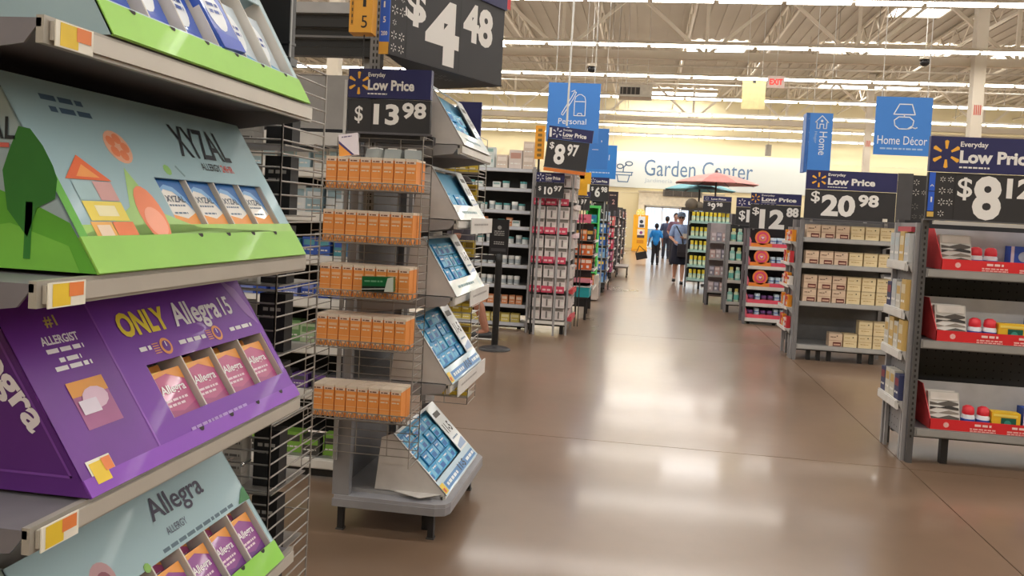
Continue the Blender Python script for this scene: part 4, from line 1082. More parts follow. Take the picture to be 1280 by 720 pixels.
part(tw, 'tower_top', MB().box(-.01, .21, 0, .32, 1.5, 1.54, LG))
side_display('d', 'rack of blue and white packs beyond the lime tower', 14.4, .9, 1.6, .42, [.2, .42, .64, .86, 1.08, 1.30], [('3c7fd0', 'e3eef8'), ('7fb0e0', '2c5fb8'), ('dfe6ee', '6aa0d6'), ('2f62b8', 'ffd84a')], 'blue and white pack', 21, h=.17, w=.11)
side_display('d', 'rack of pink and red packs beyond the blue packs', 17.3, 1.0, 1.6, .42, [.2, .45, .7, .95, 1.2], [('d6455f', 'f0c0c8'), ('b83a63', 'f3a0b0'), ('e2706c', 'f6e0d0'), ('8f3f6a', 'e7b8c8')], 'pink and red pack', 31, h=.2, w=.12)
side_display('d', 'rack of mixed grey and mauve packs beyond the red packs', 20.2, 1.1, 1.65, .42, [.2, .45, .7, .95, 1.2, 1.42], [('a59aa0', 'e6e0e0'), ('6d6a78', 'd6c0c8'), ('c9b4b0', '8a4a52'), ('3f4a68', 'c0c8d8')], 'grey and mauve pack', 41, h=.18, w=.13)
side_display('d', 'rack of dark mixed packs further along the walkway', 23.6, 1.1, 1.7, .42, [.2, .5, .8, 1.1, 1.4], [('4a4550', 'c0b8b4'), ('8a5a52', 'e0d0c0'), ('6a7080', 'dcdce0'), ('b8a89a', '604038')], 'dark mixed pack', 51, h=.22, w=.15)
side_display('d', 'last rack of brown and grey packs before the yellow kiosk', 27.4, 1.2, 1.72, .42, [.2, .5, .8, 1.1, 1.4], [('7a6258', 'c9b8a8'), ('9a8c88', 'e8e0d8'), ('5a5560', 'c8c0c8'), ('a86a60', 'e6d0c8')], 'brown and grey pack', 61, h=.22, w=.15)
price_sign('small black sign reading $9.97 over the orange striped packs', (-1.09, 11.9, 1.45), 0, .27, .19, .08, [('9', .18, .22, .22, .6), ('97', .48, .42, .34, .40)], hdr=(.14, .14, .3, .88), spark=M('c9c9d4', .5), posts=((.05, 0),), lift=.004, small=False)
price_sign('black sign reading $6.98 over the lime tower', (-.97, 13.8, 1.64), 0, .33, .28, .12, [('$', .08, .58, .13, .26), ('6', .28, .22, .27, .62), ('98', .60, .52, .32, .34)], hdr=(.16, .16, .34, .9), spark=M('c9c9d4', .5), posts=((.05, 0), (.27, 0)), lift=.004, small=False)
g = MB().box(0, .26, 0, .02, 0, .34, PBLK); f = Face(g, (0, 0, 0), (1, 0, 0), (0, 0, 1), .004); f.text('C', .03, .2, .05, .08, PW, 1, .02); f.text('U', .18, .10, .06, .07, PW, 1, .02); f.text('7', .03, .05, .04, .07, PW, 1, .02); f.rect(.1, .12, .14, .15, PW, 1)
o = solo('lower_sign', g, 'black card with white marks below the 6.98 sign', 'sign', (-.93, 13.85, 1.33))
solo('sign_post', MB().box(0, .02, .022, .04, 0, 1.6, BLK), 'thin black post carrying the card below the 6.98 sign', 'post', (-.84, 13.85, 0))
g = MB().box(0, .2, 0, .02, 0, .36, M('3a2f33', .5)); f = Face(g, (0, 0, 0), (1, 0, 0), (0, 0, 1), .004); f.text('2', .09, .12, .05, .09, M('d9a9a0', .5), 1, .02); f.greek(.04, .28, .12, .02, M('b9a090', .5), 1, 2)
solo('small_dark_sign', g, 'small dark brown sign with a 2 beside the 6.98 sign', 'sign', (-.72, 15.2, 1.50))
solo('sign_post', MB().box(0, .02, .022, .04, 0, 1.7, BLK), 'thin black post holding the small dark brown sign', 'post', (-.63, 15.2, 0))
# low flat cart
ct = thing('flat_cart', 'low flat grey cart standing out into the walkway beyond the racks', 'cart', (-.62, 18.6, 0))
part(ct, 'platform', MB().box(0, .30, 0, 1.0, .22, .26, M('8a7f78', .5)))
for x in (.02, .26):
    for y in (.06, .9): part(ct, 'leg', MB().box(x, x + .02, y, y + .02, .05, .22, M('5d5650', .5)))
for x in (.03, .27):
    for y in (.07, .91):
        w_ = part(ct, 'wheel', MB().tube((-.012, 0, 0), (.012, 0, 0), .03, BLK, n=10)); w_.location = (x, y, .03)
# yellow kiosk by the doors
kk = thing('kiosk', 'bright yellow upright machine with a sunburst top near the glass doors', 'kiosk', (-.50, 36.0, 0))
KY = M('f6b21c', .4, var=.03)
part(kk, 'cabinet', MB().box(0, .66, 0, .5, 0, 1.62, KY)); part(kk, 'plinth', MB().box(-.02, .68, -.02, .52, 0, .10, M('e09a12', .5)))
g = MB(); g.T = Matrix.Translation((.30, .2, 1.70)) @ Matrix.Rotation(R(90), 4, 'X'); g.lathe([(.19, -.03), (.20, 0), (.19, .03)], M('ffe07a', .4), n=20); part(kk, 'sunburst_disc', g)
g = MB(); f = Face(g, (0, 0, 0), (1, 0, 0), (0, 0, 1), .006); f.spark(.30, 1.70, .16, M('fff6d0', .5), 8); part(kk, 'sunburst_rays', g)
g = MB(); f = Face(g, (0, 0, 0), (1, 0, 0), (0, 0, 1), .006); f.rect(.22, 1.05, .52, 1.55, M('e9ecef', .4), 1); f.disc(.36, 1.32, .08, M('2a2f3a', .5), 2); f.rect(.28, 1.07, .48, 1.2, M('3b4250', .5), 2); part(kk, 'upper_screen', g)
g = MB(); f = Face(g, (0, 0, 0), (1, 0, 0), (0, 0, 1), .006); f.rect(.20, .6, .52, .98, M('f2e7d4', .4), 1); f.disc(.37, .83, .07, M('8a3f80', .5), 2); f.rect(.2, .6, .52, .72, M('4a3a3c', .5), 2); part(kk, 'lower_panel', g)
g = MB(); f = Face(g, (0, 0, 0), (1, 0, 0), (0, 0, 1), .006); f.rect(.2, .35, .5, .5, M('d98c14', .5), 1); part(kk, 'slot', g)

# ================================================================ GARDEN CENTER WALL SIGN
gs = thing('wall_sign', 'wide pale wall sign reading Garden Center over the glass doors', 'sign', (0, WALLY - .06, 0))
part(gs, 'sign_board', MB().box(-2.3, 7.6, 0, .04, 2.98, 4.75, M('c9cdc8', .7, var=.03, scale=.3)))
GB = M('55708f', .5, var=0)
g = MB(); f = Face(g, (0, 0, 0), (1, 0, 0), (0, 0, 1), .006)
f.text('Garden Center', -.16, 3.60, 5.2, .80, GB, 1, 0); part(gs, 'lettering', g)
g = MB(); f = Face(g, (0, 0, 0), (1, 0, 0), (0, 0, 1), .006); f.text('Jardinería', -.13, 3.22, 1.35, .26, M('a9b4bd', .5, var=0), 1, 0); part(gs, 'small_lettering', g)
g = MB(); f = Face(g, (0, 0, 0), (1, 0, 0), (0, 0, 1), .006)
f.line([(-1.65, 3.72), (-.72, 3.72)], .05, GB); f.line([(-1.6, 3.72), (-1.6, 3.58), (-.77, 3.58), (-.77, 3.72)], .05, GB); f.line([(-1.5, 3.58), (-1.42, 3.25), (-.95, 3.25), (-.87, 3.58)], .05, GB)
f.line([(-1.2, 3.72), (-1.18, 3.95), (-1.05, 4.12)], .05, GB)
for (cx, cy, r, ry) in ((-.93, 4.15, .17, .1), (-1.36, 4.0, .15, .11)):
    pts = [(cx + r * math.cos(R(t)), cy + ry * math.sin(R(t))) for t in range(0, 361, 24)]; f.line(pts, .05, GB)
part(gs, 'plant_icon', g)
solo('pendant_fixture', MB().box(-.12, .12, -.12, .12, 0, .5, M('8d867a', .5)).tube((0, 0, .5), (0, 0, 3.02), .02, BEIGE), 'small grey device hung from the roof before the garden wall', 'device', (5.35, 37.5, 4.6))

# ================================================================ HANGING BLUE SIGNS
def rods(t, xs_, z, y=.01, ztop=7.6, zoff=0):
    for x in xs_: part(t, 'hanging_wire', MB().tube((x, y, z), (x, y, ztop - zoff), .006, M('cfcdc8', .4), n=5))
W1 = M('eef4fb', .5, var=0)
s = thing('hanging_sign', 'large blue hanging sign reading Personal Care with toothbrush and floss drawing', 'sign', (-1.54, 12.0, 2.45))
part(s, 'sign_board', MB().box(0, .78, 0, .02, 0, .885, BLUE))
g = MB(); f = Face(g, (0, 0, 0), (1, 0, 0), (0, 0, 1), .004); f.text('Personal', .17, .27, .42, .085, W1, 1, 0); f.text('Care', .28, .14, .21, .085, W1, 1, 0); part(s, 'lettering', g)
g = MB(); f = Face(g, (0, 0, 0), (1, 0, 0), (0, 0, 1), .004)
lw = .012
f.line([(.40, .40), (.40, .62), (.415, .68), (.46, .715), (.50, .715), (.55, .68), (.565, .62), (.565, .40), (.40, .40)], lw, W1); f.line([(.40, .61), (.565, .61)], lw, W1); f.line([(.445, .40), (.46, .435), (.51, .435), (.525, .40)], lw, W1)
f.line([(.215, .41), (.235, .40), (.38, .65), (.42, .745), (.395, .755), (.35, .67), (.215, .43), (.215, .41)], lw, W1); f.line([(.35, .755), (.40, .775)], lw, W1)
part(s, 'icon', g); rods(s, (.1, .68), .885, ztop=7.6, zoff=2.45)
s = thing('hanging_sign', 'blue hanging sign mostly hidden behind the Personal Care sign', 'sign', (-1.35, 15.0, 2.25))
part(s, 'sign_board', MB().box(0, .60, 0, .02, 0, .76, BLUE)); g = MB(); f = Face(g, (0, 0, 0), (1, 0, 0), (0, 0, 1), .004); f.rect(.30, .36, .42, .37, W1); f.text(',', .46, .5, .02, .04, W1, 1); part(s, 'lettering', g); rods(s, (.1, .5), .76, zoff=2.25)
s = thing('hanging_sign', 'blue hanging sign reading Care, beside the plant drawing of the wall sign', 'sign', (-1.37, 18.0, 2.235))
part(s, 'sign_board', MB().box(0, .67, 0, .02, 0, .75, M('2f86dc', .5, var=.03, scale=1)))
g = MB(); f = Face(g, (0, 0, 0), (1, 0, 0), (0, 0, 1), .006); f.text('Care', .06, .35, .27, .10, W1, 1, 0); f.greek(.06, .27, .2, .025, M('b9d2f0', .5), 1, 2); f.greek(.08, .12, .46, .025, M('b9d2f0', .5), 1, 3); f.line([(.5, .42), (.505, .53)], .014, W1); part(s, 'lettering', g)
rods(s, (.1, .57), .75, zoff=2.235)
s = thing('hanging_sign', 'narrow tall blue hanging sign with sideways Home lettering', 'sign', (2.72, 14.4, 2.33))
part(s, 'sign_board', MB().box(0, .38, 0, .02, 0, 1.02, BLUE)); part(s, 'side_board', MB().box(-.06, -.004, .0, .30, 0, 1.02, M('2b66b4', .5)))
g = MB(); f = Face(g, (0, 0, 0), (1, 0, 0), (0, 0, 1), .005); f.text('Home', .17, .70, .40, .13, W1, 1, 0, rot=-90); f.text('Hogar', .075, .70, .20, .06, M('b9d2f0', .5), 1, 0, rot=-90); part(s, 'lettering', g)
g = MB(); f = Face(g, (0, 0, 0), (1, 0, 0), (0, 0, 1), .005); f.line([(.09, .86), (.20, .975), (.31, .86), (.31, .86), (.28, .86), (.28, .755), (.23, .755), (.23, .83), (.17, .83), (.17, .755), (.12, .755), (.12, .86), (.09, .86)], .014, W1); f.disc(.2, .885, .022, W1, 1)
part(s, 'icon', g); rods(s, (.05, .33), 1.02, zoff=2.33)
s = thing('hanging_sign', 'blue hanging sign reading Home Décor with a table lamp drawing', 'sign', (2.635, 10.0, 2.265))
part(s, 'sign_board', MB().box(0, .63, 0, .02, 0, .685, BLUE))
g = MB(); f = Face(g, (0, 0, 0), (1, 0, 0), (0, 0, 1), .004); f.text('Home Décor', .035, .125, .56, .10, W1, 1, 0); f.greek(.07, .065, .48, .02, M('a9caf0', .5), 1, 6); part(s, 'lettering', g)
g = MB(); f = Face(g, (0, 0, 0), (1, 0, 0), (0, 0, 1), .004)
f.line([(.20, .48), (.26, .60), (.40, .60), (.44, .48), (.20, .48)], lw, W1); f.line([(.32, .48), (.32, .45)], lw, W1); f.line([(.26, .45), (.38, .45)], lw, W1)
f.line([(.26, .45), (.21, .41), (.22, .35), (.27, .31), (.36, .31), (.42, .35), (.43, .41), (.38, .45)], lw, W1); f.line([(.37, .31), (.42, .33), (.45, .32), (.47, .33)], lw, W1)
part(s, 'icon', g); rods(s, (.06, .57), .685, zoff=2.265)
s = thing('exit_sign', 'white hanging sign with red EXIT letters', 'sign', (2.46, 18.0, 4.37))
part(s, 'sign_box', MB().box(0, .36, 0, .05, 0, .25, M('f0dcd4', .5))); g = MB(); Face(g, (0, 0, 0), (1, 0, 0), (0, 0, 1), .006).text('EXIT', .04, .06, .28, .13, M('e04440', .5, em=.6), 1, .04); part(s, 'lettering', g); rods(s, (.18,), .25, zoff=4.37)
s = thing('hanging_sign', 'blank pale yellow sign hung under the roof, beside the EXIT sign', 'sign', (2.15, 20.0, 4.18))
part(s, 'sign_board', MB().box(0, .55, 0, .02, 0, .69, M('ead9a0', .5))); part(s, 'clip', MB().box(.24, .31, -.02, 0, .63, .69, DSTEEL)); rods(s, (.1, .45), .69, zoff=4.18)
s = thing('heater_unit', 'grey-white box heater with dark grille under the roof by the Personal Care sign', 'heater', (-.95, 23.0, 4.85))
part(s, 'casing', MB().prism([(0, 0), (0, .34), (.7, .34), (.7, 0)], 0, .95, M('d3cdc0', .5))); part(s, 'grille', MB().box(.05, .6, -.02, 0, .06, .26, M('3c3835', .6)))
for k in range(4): part(s, 'louver', MB().box(.1 + k * .12, .13 + k * .12, -.04, -.02, .06, .26, M('8c857a', .5)))
rods(s, (.2, .8), .34, zoff=4.85)
for i, (x, y, z) in enumerate(((-1.2, 15.8, 4.25), (4.9, 15.6, 4.5), (4.95, 12.6, 5.0))):
    t = thing('dome_camera', 'small dark dome camera hung under the roof, %s' % ['over the Personal Care sign', 'above the Home Décor sign', 'high over the 20.98 sign'][i], 'camera', (x, y, z))
    part(t, 'dome', MB().ball((0, 0, 0), .09, M('2a2a2c', .2), sz=.8)); part(t, 'mount', MB().tube((0, 0, .05), (0, 0, .1), .1, BEIGE, n=12)); rods(t, (0,), .1, y=0, zoff=z)

# ================================================================ RIGHT SIDE UNITS
# --- 8.12 unit
ZR = [.208, .722, 1.134]
ur = rack('end_display', 'dark pegboard shelving with red trays under the $8.12 sign', (1.62, 4.87, 0), 0, .93, .48, 1.42, ZR, lip=.045, shc=M('77767a', .45, .2), lipc=M('8f8d8c', .4, .2), backc=M('3a3a3d', .6),
          postc=M('5b5a5c', .4, .3), legs=(.205, .95), rail=M('9b9996', .4), slots=True)
for z in ZR:
    for x in (0, .925):
        part(ur, 'shelf_bracket', MB().prism([(.03, z - .012), (.44, z - .012), (.44, z - .12), (.40, z - .12)], x, x + .004, M('505054', .4, .3)))
LR = LOC((1.62, 4.87, 0), 0)
RED = M('d8222c', .4, coat=.2, var=.04)
zb_ = MB().box(-.085, .085, -.02, .02, 0, .2, M('d9d7d2', .4)); f = Face(zb_, (-.085, -.02, 0), (1, 0, 0), (0, 0, 1), .002)
for k in range(5):
    rd = random.Random(k + 3); y0 = .006 + k * .028
    f.poly([(.005, y0), (.05, y0 + rd.uniform(-.008, .022)), (.11, y0 + rd.uniform(-.010, .014)), (.165, y0 + rd.uniform(-.004, .012)), (.165, y0 + .018), (.11, y0 + .030), (.05, y0 + .012), (.005, y0 + .020)], M(['2e2a28', '57504a', '8a8278'][k % 3], .5), 1 + k % 2)
f.rect(.01, .15, .16, .195, M('efeae6', .5), 3); f.greek(.03, .165, .1, .008, M('b9a9a9', .5), 2, 1)
zb_ = zb_.mesh('patterned_bag')
cj = MB(); cj.lathe([(.034, 0), (.037, .01), (.037, .075), (.03, .085)], M('e8ebf2', .35), n=14); cj.lathe([(.038, .02), (.038, .06)], M('2b55b8', .4), n=14); cj.lathe([(.032, .085), (.034, .095), (.03, .125), (.014, .135)], M('e2313f', .4), n=12)
cj = cj.mesh('red_capped_jar')
yb_ = carton(.15, .07, .115, 'f0c22c', lift=.002, prints=[lambda f, w, h: (f.rect(w * .32, h * .2, w * .85, h * .75, M('14614f', .5), 1), f.disc(w * .55, h * .48, h * .16, M('3f9a8a', .5), 2), f.rect(w * .05, h * .8, w * .9, h * .92, M('f7dc6a', .5), 1))]).mesh('yellow_carton')
bb_ = carton(.13, .08, .15, '2b4fb2', lift=.002, prints=[lambda f, w, h: (f.disc(w * .55, h * .6, h * .2, M('a9b4c8', .5), 1), f.rect(w * .05, h * .05, w * .9, h * .25, M('3f73d8', .5), 1), f.rect(0, 0, w * .14, h, M('d8c8d8', .5), 1))]).mesh('blue_carton')
gl_ = MB().lathe([(.028, 0), (.03, .05), (.022, .07), (.022, .085)], M('c9d3d6', .2, coat=.6), n=10).mesh('small_vial')
for k, z in enumerate(ZR):
    nmz = ['lowest', 'middle', 'upper'][k]
    t = thing('display_tray', 'red cardboard tray with white print, %s shelf of the $8.12 display' % nmz, 'display tray', (1.70, 4.875, z + .004), group='red trays on the $8.12 display')
    part(t, 'front_lip', MB().box(0, .82, 0, .004, 0, .062, RED))
    g = MB(); f = Face(g, (0, 0, 0), (1, 0, 0), (0, 0, 1), .001)
    for q in range(4):
        cx = .09 + q * .20
        if q == 0: f.disc(cx + .0, .03, .016, M('f3a9a6', .5), 1, 14); f.spark(cx, .03, .012, PW, 2)
        else: f.greek(cx - .045, .034, .09, .013, M('f6d2ce', .5), 1, q + 9); f.greek(cx - .07, .014, .14, .008, M('f2b8b4', .5), 1, q); f.greek(cx - .07, .003, .14, .006, M('f2b8b4', .5), 1, q + 4)
    part(t, 'lip_print', g)
    for x in (0, .816): part(t, 'side_panel', MB().prism([(0, 0), (0, .062), (.16, .235), (.27, .235), (.27, 0)], x, x + .004, M('e04a4e', .45)))
    part(t, 'back_board', MB().box(.004, .816, .266, .27, 0, .235, M('c9c8cb', .5)))
    part(t, 'tray_base', MB().box(.004, .816, .004, .266, 0, .003, M('d5d0cc', .5)))
    T_ = LOC((1.70, 4.875, z + .0075), 0)
    for q in range(2): solo('patterned_bag', zb_, 'black and white patterned bag in the %s red tray, %s one' % (nmz, ['front', 'rear'][q]), 'bag', group='patterned bags in the %s red tray' % nmz, mat=T_ @ Matrix.Translation((.105, .08 + q * .06, 0)) @ Matrix.Rotation(R(-16), 4, 'X') @ Matrix.Diagonal((1, 1, 1, 1)))
    for q in range(2 if k else 2): place(cj, 'red_capped_jar', T_, .235 + q * .082, .14 if k == 2 else .08, 0.0, 'white and blue jar with red cap, in the %s red tray, %s of the pair' % (nmz, ['inner', 'outer'][q]), 'jar', 'red capped jars in the %s red tray' % nmz)
    if k < 2:
        place(yb_, 'yellow_carton', T_, .43, .075, 0, 'yellow carton with green picture in the %s red tray' % nmz, 'carton', None, rz=-4)
        place(bb_, 'blue_carton', T_, .585, .09, 0, 'deep blue carton in the %s red tray, standing beside the yellow one' % nmz, 'carton', None, rz=3)
        place(bb_, 'blue_carton', T_, .72, .15, 0, 'deep blue carton at the far end of the %s red tray' % nmz, 'carton', None, rz=-3)
    else:
        for q in range(3): place(bb_, 'blue_carton', T_, .52 + q * .11 if q else .50, .2 if q == 0 else .15, 0, 'blue carton in the upper red tray, number %s from the patterned bags' % ['one', 'two', 'three'][q], 'carton', 'blue cartons in the upper red tray')
s8 = price_sign('big navy and black sign reading Low Price $8.12, at the right edge', (1.585, 4.85, 1.425), 0, .93, .27, .20,
           [('$', .175, .42, .085, .48), ('8', .265, .02, .165, .93), ('12', .455, .50, .155, .42)], hdr=(.093, .2, .172, .60), vseams=(.16,), posts=((.1, 1.4), (.83, 1.4)), lift=.001, bold=.04)
g = MB(); f = Face(g, (0, 0, 0), (1, 0, 0), (0, 0, 1), .001); star_pattern(f, .06, .0, .085, .26, M('d6d4cf', .5), 2, 4, 5); part(s8, 'star_pattern', g)
g = MB().box(.008, .04, -.004, 0, .045, .265, BLU2); f = Face(g, (.008, -.004, .045), (1, 0, 0), (0, 0, 1), .001); f.rect(0, .11, .032, .114, PBLK); f.text('1', .013, .05, .008, .03, PW, 1, .02); f.line([(.008, .14), (.016, .15), (.024, .14)], .004, PW)
part(s8, 'blue_strip', g); part(s8, 'tan_tab', MB().box(.008, .042, -.005, 0, .012, .04, M('d9b45c', .5)))
part(s8, 'ticket_rail', MB().box(.04, .80, -.02, 0, -.03, -.01, M('b9b7b4', .4)))
# --- side shelves between the 20.98 and 8.12 units (facing the walkway)
us = rack('side_shelves', 'narrow light grey side shelves between the $8.12 and $20.98 displays', (1.53, 5.31, 0), -90, .37, .065, 1.40, [.345, .64, .88, 1.165], lip=.05, shc=M('b9b7b6', .4), lipc=M('d9d7d4', .4), backc=M('8f8e90', .5), legs=(), front_posts=False, rail=M('dcdad6', .4), post_w=.02)
for x in (0.03, .32): part(us, 'leg', MB().box(x, x + .02, .04, .06, 0, .31, STEEL))
LS = LOC((1.53, 5.31, 0), -90)
ps = [carton(.08, .05, .17, 'c3c5c6', prints=[pr1('b9c4c8')]).mesh('clear_pouch'), carton(.08, .05, .18, 'cfae6a', prints=[pr1('dccfae')]).mesh('yellow_pouch'), carton(.08, .05, .16, 'cfccc2', prints=[pr1('c9a866')]).mesh('cream_pouch'), carton(.08, .05, .15, '343a63', prints=[pr1('8a3340')]).mesh('navy_carton')]
nn = ['clear pouch', 'yellow pouch', 'cream pouch', 'navy carton']
for j, z in enumerate([.345, .64, .88, 1.165]):
    for i in range(4):
        k = [[3, 2, 2, 3, 2], [2, 1, 2, 1, 1], [3, 0, 2, 1, 2], [0, 0, 1, 0, 1]][j][i]
        place(ps[k], ps[k].name.split('.')[0], LS, .05 + i * .091, .034, z + .001, '%s, %s side shelf beside the red trays' % (nn[k], ['lowest', 'second', 'third', 'top'][j]), 'package', '%ss on the %s side shelf' % (nn[k], ['lowest', 'second', 'third', 'top'][j]), nth=3 - i, way='nearest')
part(us, 'red_hanger', MB().box(.1, .35, .02, .05, 1.345, 1.375, M('b8434f', .5)))

# --- 20.98 unit
Z2 = [.16, .60, .985, 1.25]
u2 = rack('end_display', 'grey shelving of cream cartons under the $20.98 sign', (1.60, 8.4, 0), 0, .885, .45, 1.43, Z2, lip=.045, shc=M('8e8d8c', .4, .2), lipc=M('a09f9e', .4, .2), backc=M('77777a', .5, .1), postc=M('858486', .4, .2), legs=(.15, .26, .38, .72, .85), rail=M('aeadab', .4), peg=False)
L2_ = LOC((1.60, 8.4, 0), 0)
ca = carton(.128, .13, .135, 'dcc2a8', cap='b9a48e', lift=.003, prints=[lambda f, w, h: (f.rect(w * .3, h * .03, w * .92, h * .34, M('6a2f2c', .5), 1), f.rect(w * .35, h * .10, w * .85, h * .22, M('caa28c', .5), 2), f.greek(w * .1, h * .68, w * .4, h * .06, M('7a5a4a', .5), 1, 2), f.disc(w * .6, h * .8, w * .05, M('4a3630', .5), 1, 8), f.rect(0, h * .44, w, h * .47, M('a98a74', .5), 1))]).mesh('cream_carton')
cb_ = carton(.128, .13, .135, 'e6d3a8', cap='c4b08a', lift=.003, prints=[lambda f, w, h: (f.rect(0, h * .44, w, h * .47, M('c2a474', .5), 1), f.disc(w * .7, h * .76, w * .055, M('4a3f30', .5), 1, 8), f.greek(w * .15, h * .26, w * .6, h * .05, M('b8965a', .5), 1, 2), f.greek(w * .1, h * .7, w * .35, h * .05, M('b8965a', .5), 1, 4))]).mesh('cream_carton')
def c20(z, cols, dz, word, lay):
    for i, k in cols:
        place([ca, cb_][k], 'cream_carton', L2_, .10 + i * .142, .09, z + .001 + dz, '%s carton on the %s shelf under the $20.98 sign%s' % (['cream carton with a dark red base,', 'plain cream'][k].replace(' carton with a dark red base,', ' dark-red-based'), word, lay), 'carton',
              '%s cartons on the %s shelf%s' % (['dark-red-based', 'plain cream'][k], word, lay), jitter=1.5, nth=i)
six = [(i, 0 if i < 3 else 1) for i in range(6)]
c20(1.25, six, 0, 'top', ''); c20(.985, six, 0, 'second', ''); c20(.60, six, 0, 'third', ', lower layer'); c20(.60, six, .137, 'third', ', upper layer')
c20(.16, [(2, 0), (3, 1), (4, 1), (5, 1)], 0, 'bottom', ', lower layer'); c20(.16, [(4, 1), (5, 1)], .137, 'bottom', ', upper layer')
s2 = price_sign('navy and black sign reading Low Price $20.98 over the cream cartons', (1.585, 8.38, 1.445), 0, .87, .295, .19, [('$', .065, .52, .10, .42), ('20', .185, .10, .375, .74), ('98', .59, .46, .225, .42)], hdr=(.14, .2, .24, .76), posts=((.08, 1.41), (.8, 1.41)), lift=.002, bold=.04)
g = MB().box(0, .14, 0, .01, 0, .49, M('48474a', .5)); o = part(s2, 'side_wing', g); o.matrix_local = Matrix.Translation((.875, 0, 0)) @ Matrix.Rotation(R(-8), 4, 'Z') ; 
g = MB().box(0, .24, 0, .012, 0, .48, PBLK); f = Face(g, (0, 0, 0), (1, 0, 0), (0, 0, 1), .002); star_pattern(f, .01, .26, .22, .2, M('b9b6b0', .5), 3, 2, 8); star_pattern(f, .01, .02, .22, .2, M('6f6d6a', .5), 3, 2, 9)
o = part(s2, 'back_panel', g); o.location = (1.02, .05, 0)
part(s2, 'small_tab', MB().box(.755, .80, -.006, 0, .0, .03, M('e9e3d6', .5)))
# small packs hung on its left side
uh = rack('side_shelves', 'narrow side shelves of red and orange packs on the left of the $20.98 display', (1.49, 9.0, 0), -90, .50, .09, 1.35, [.30, .52, .75, .98, 1.2], lip=.025, shc=M('b9b7b6', .4), lipc=M('dedcd9', .4), backc=M('8a898b', .5), legs=(), front_posts=False, rail=None, post_w=.02, peg=False)
for x in (0.03, .45): part(uh, 'leg', MB().box(x, x + .02, .05, .08, 0, .28, STEEL))
LH = LOC((1.49, 9.0, 0), -90)
rp = [pack('d2343c', 'f2c9b0', w=.09, dd=.04, h=.12), pack('ef9a2c', 'c8342c', w=.09, dd=.04, h=.12), pack('e9e2da', 'cc3a3a', w=.09, dd=.04, h=.09)]
for j, z in enumerate([.30, .52, .75, .98, 1.2]):
    for i in range(4):
        k = (i + j) % 3
        place(rp[k], 'hanging_pack', LH, .08 + i * .11, .04, z + .001, '%s pack, %s side shelf left of the cream cartons' % (['red', 'orange', 'white and red'][k], ['lowest', 'second', 'middle', 'fourth', 'top'][j]), 'package', '%s packs on side shelf %d left of the cream cartons' % (['red', 'orange', 'white'][k], j + 1), jitter=8, nth=3 - i, way='nearest')

# --- 12.88 unit
Z3 = [.085, .29, .52, .80, 1.06]
u3 = rack('end_display', 'shelving of coral trays with pink ring cards under the $12.88 sign', (1.43, 11.2, 0), 0, .66, .42, 1.31, Z3, lip=.045, shc=M('77767a', .4), lipc=M('d9d5d0', .4), backc=M('28272a', .6), postc=M('77757a', .4), legs=(.08, .6, .92), rail=M('e4e0da', .4), peg=False)
part(u3, 'white_kick', MB().box(.03, .63, -.012, -.002, .045, .09, PW))
L3 = LOC((1.43, 11.2, 0), 0)
jb = jar(.033, .125, '4a78c0', 'c9dcea', 'c4d6ea', 10).mesh('blue_tub'); jp = jar(.033, .10, '3a3f63', '7a4a8a', '9a3f5a', 10).mesh('purple_tub')
for k, z in enumerate(Z3):
    nmz = ['lowest', 'second', 'third', 'fourth', 'top'][k]
    t = thing('display_tray', 'coral tray on the %s shelf under the $12.88 sign%s' % (nmz, ', pink ring card' if k > 1 else ''), 'display tray', (1.45, 11.21, z + .004), group='coral trays under the $12.88 sign')
    part(t, 'front_lip', MB().box(0, .62, 0, .006, 0, .05, M('e8566c', .45)))
    if k > 1: part(t, 'orange_band', MB().box(0, .28, -.004, .0, 0, .046, M('f6923a', .45)))
    part(t, 'tray_base', MB().box(0, .62, .006, .3, 0, .003, M('e9898c', .5)))
    for x in (0, .614): part(t, 'side_panel', MB().prism([(.006, .0), (.006, .08), (.2, .13), (.3, .13), (.3, 0)], x, x + .006, M('e0607a', .5)))
    if k > 1:
        g = MB(); f = Face(g, (.15, -.006, .13), (1, 0, 0), (0, 0, 1), .003)
        g.T = Matrix.Translation((.15, .0, .125)) @ Matrix.Rotation(R(90), 4, 'X'); g.lathe([(.10, -.004), (.10, .004)], M('f78a44', .45), n=22); g.T = Matrix.Identity(4)
        f.o = Vector((.15, -.006, .125)); f.disc(0, 0, .078, M('ee4f7c', .45), 1, 22); f.disc(0, 0, .05, M('f7a055', .45), 2, 18); f.disc(0, 0, .032, M('ef5a9c', .45), 3, 16)
        f.poly([(0, -.018), (.022, .006), (.012, .016), (0, .008), (-.012, .016), (-.022, .006)], PW, 4)
        part(t, 'ring_card', g)
    T_ = LOC((1.45, 11.21, z + .0075), 0)
    for i in range(7):
        if k > 1 and i < 3: continue
        me = jb if (k > 1 or i > 3 or i == 1) else jp
        for r_ in range(2):
            place(me, me.name.split('.')[0], T_, .055 + i * .085, .06 + r_ * .08, 0, '%s in the %s coral tray, %s row' % (['pale lidded blue tub', 'dark purple lidded tub'][me is jp], nmz, ['front', 'back'][r_]), 'tub', '%s tubs in the %s coral tray, %s row' % (['blue', 'purple'][me is jp], nmz, ['front', 'back'][r_]), nth=i)
price_sign('navy and black sign reading Low Price $12.88 over the pink ring cards', (1.41, 11.18, 1.315), 0, .66, .33, .15, [('$', .04, .52, .14, .34), ('12', .19, .0, .50, .80), ('88', .72, .52, .24, .38)], hdr=(.09, .2, .21, .90), posts=((.06, 1.29), (.6, 1.29)), lift=.003, bold=.045)

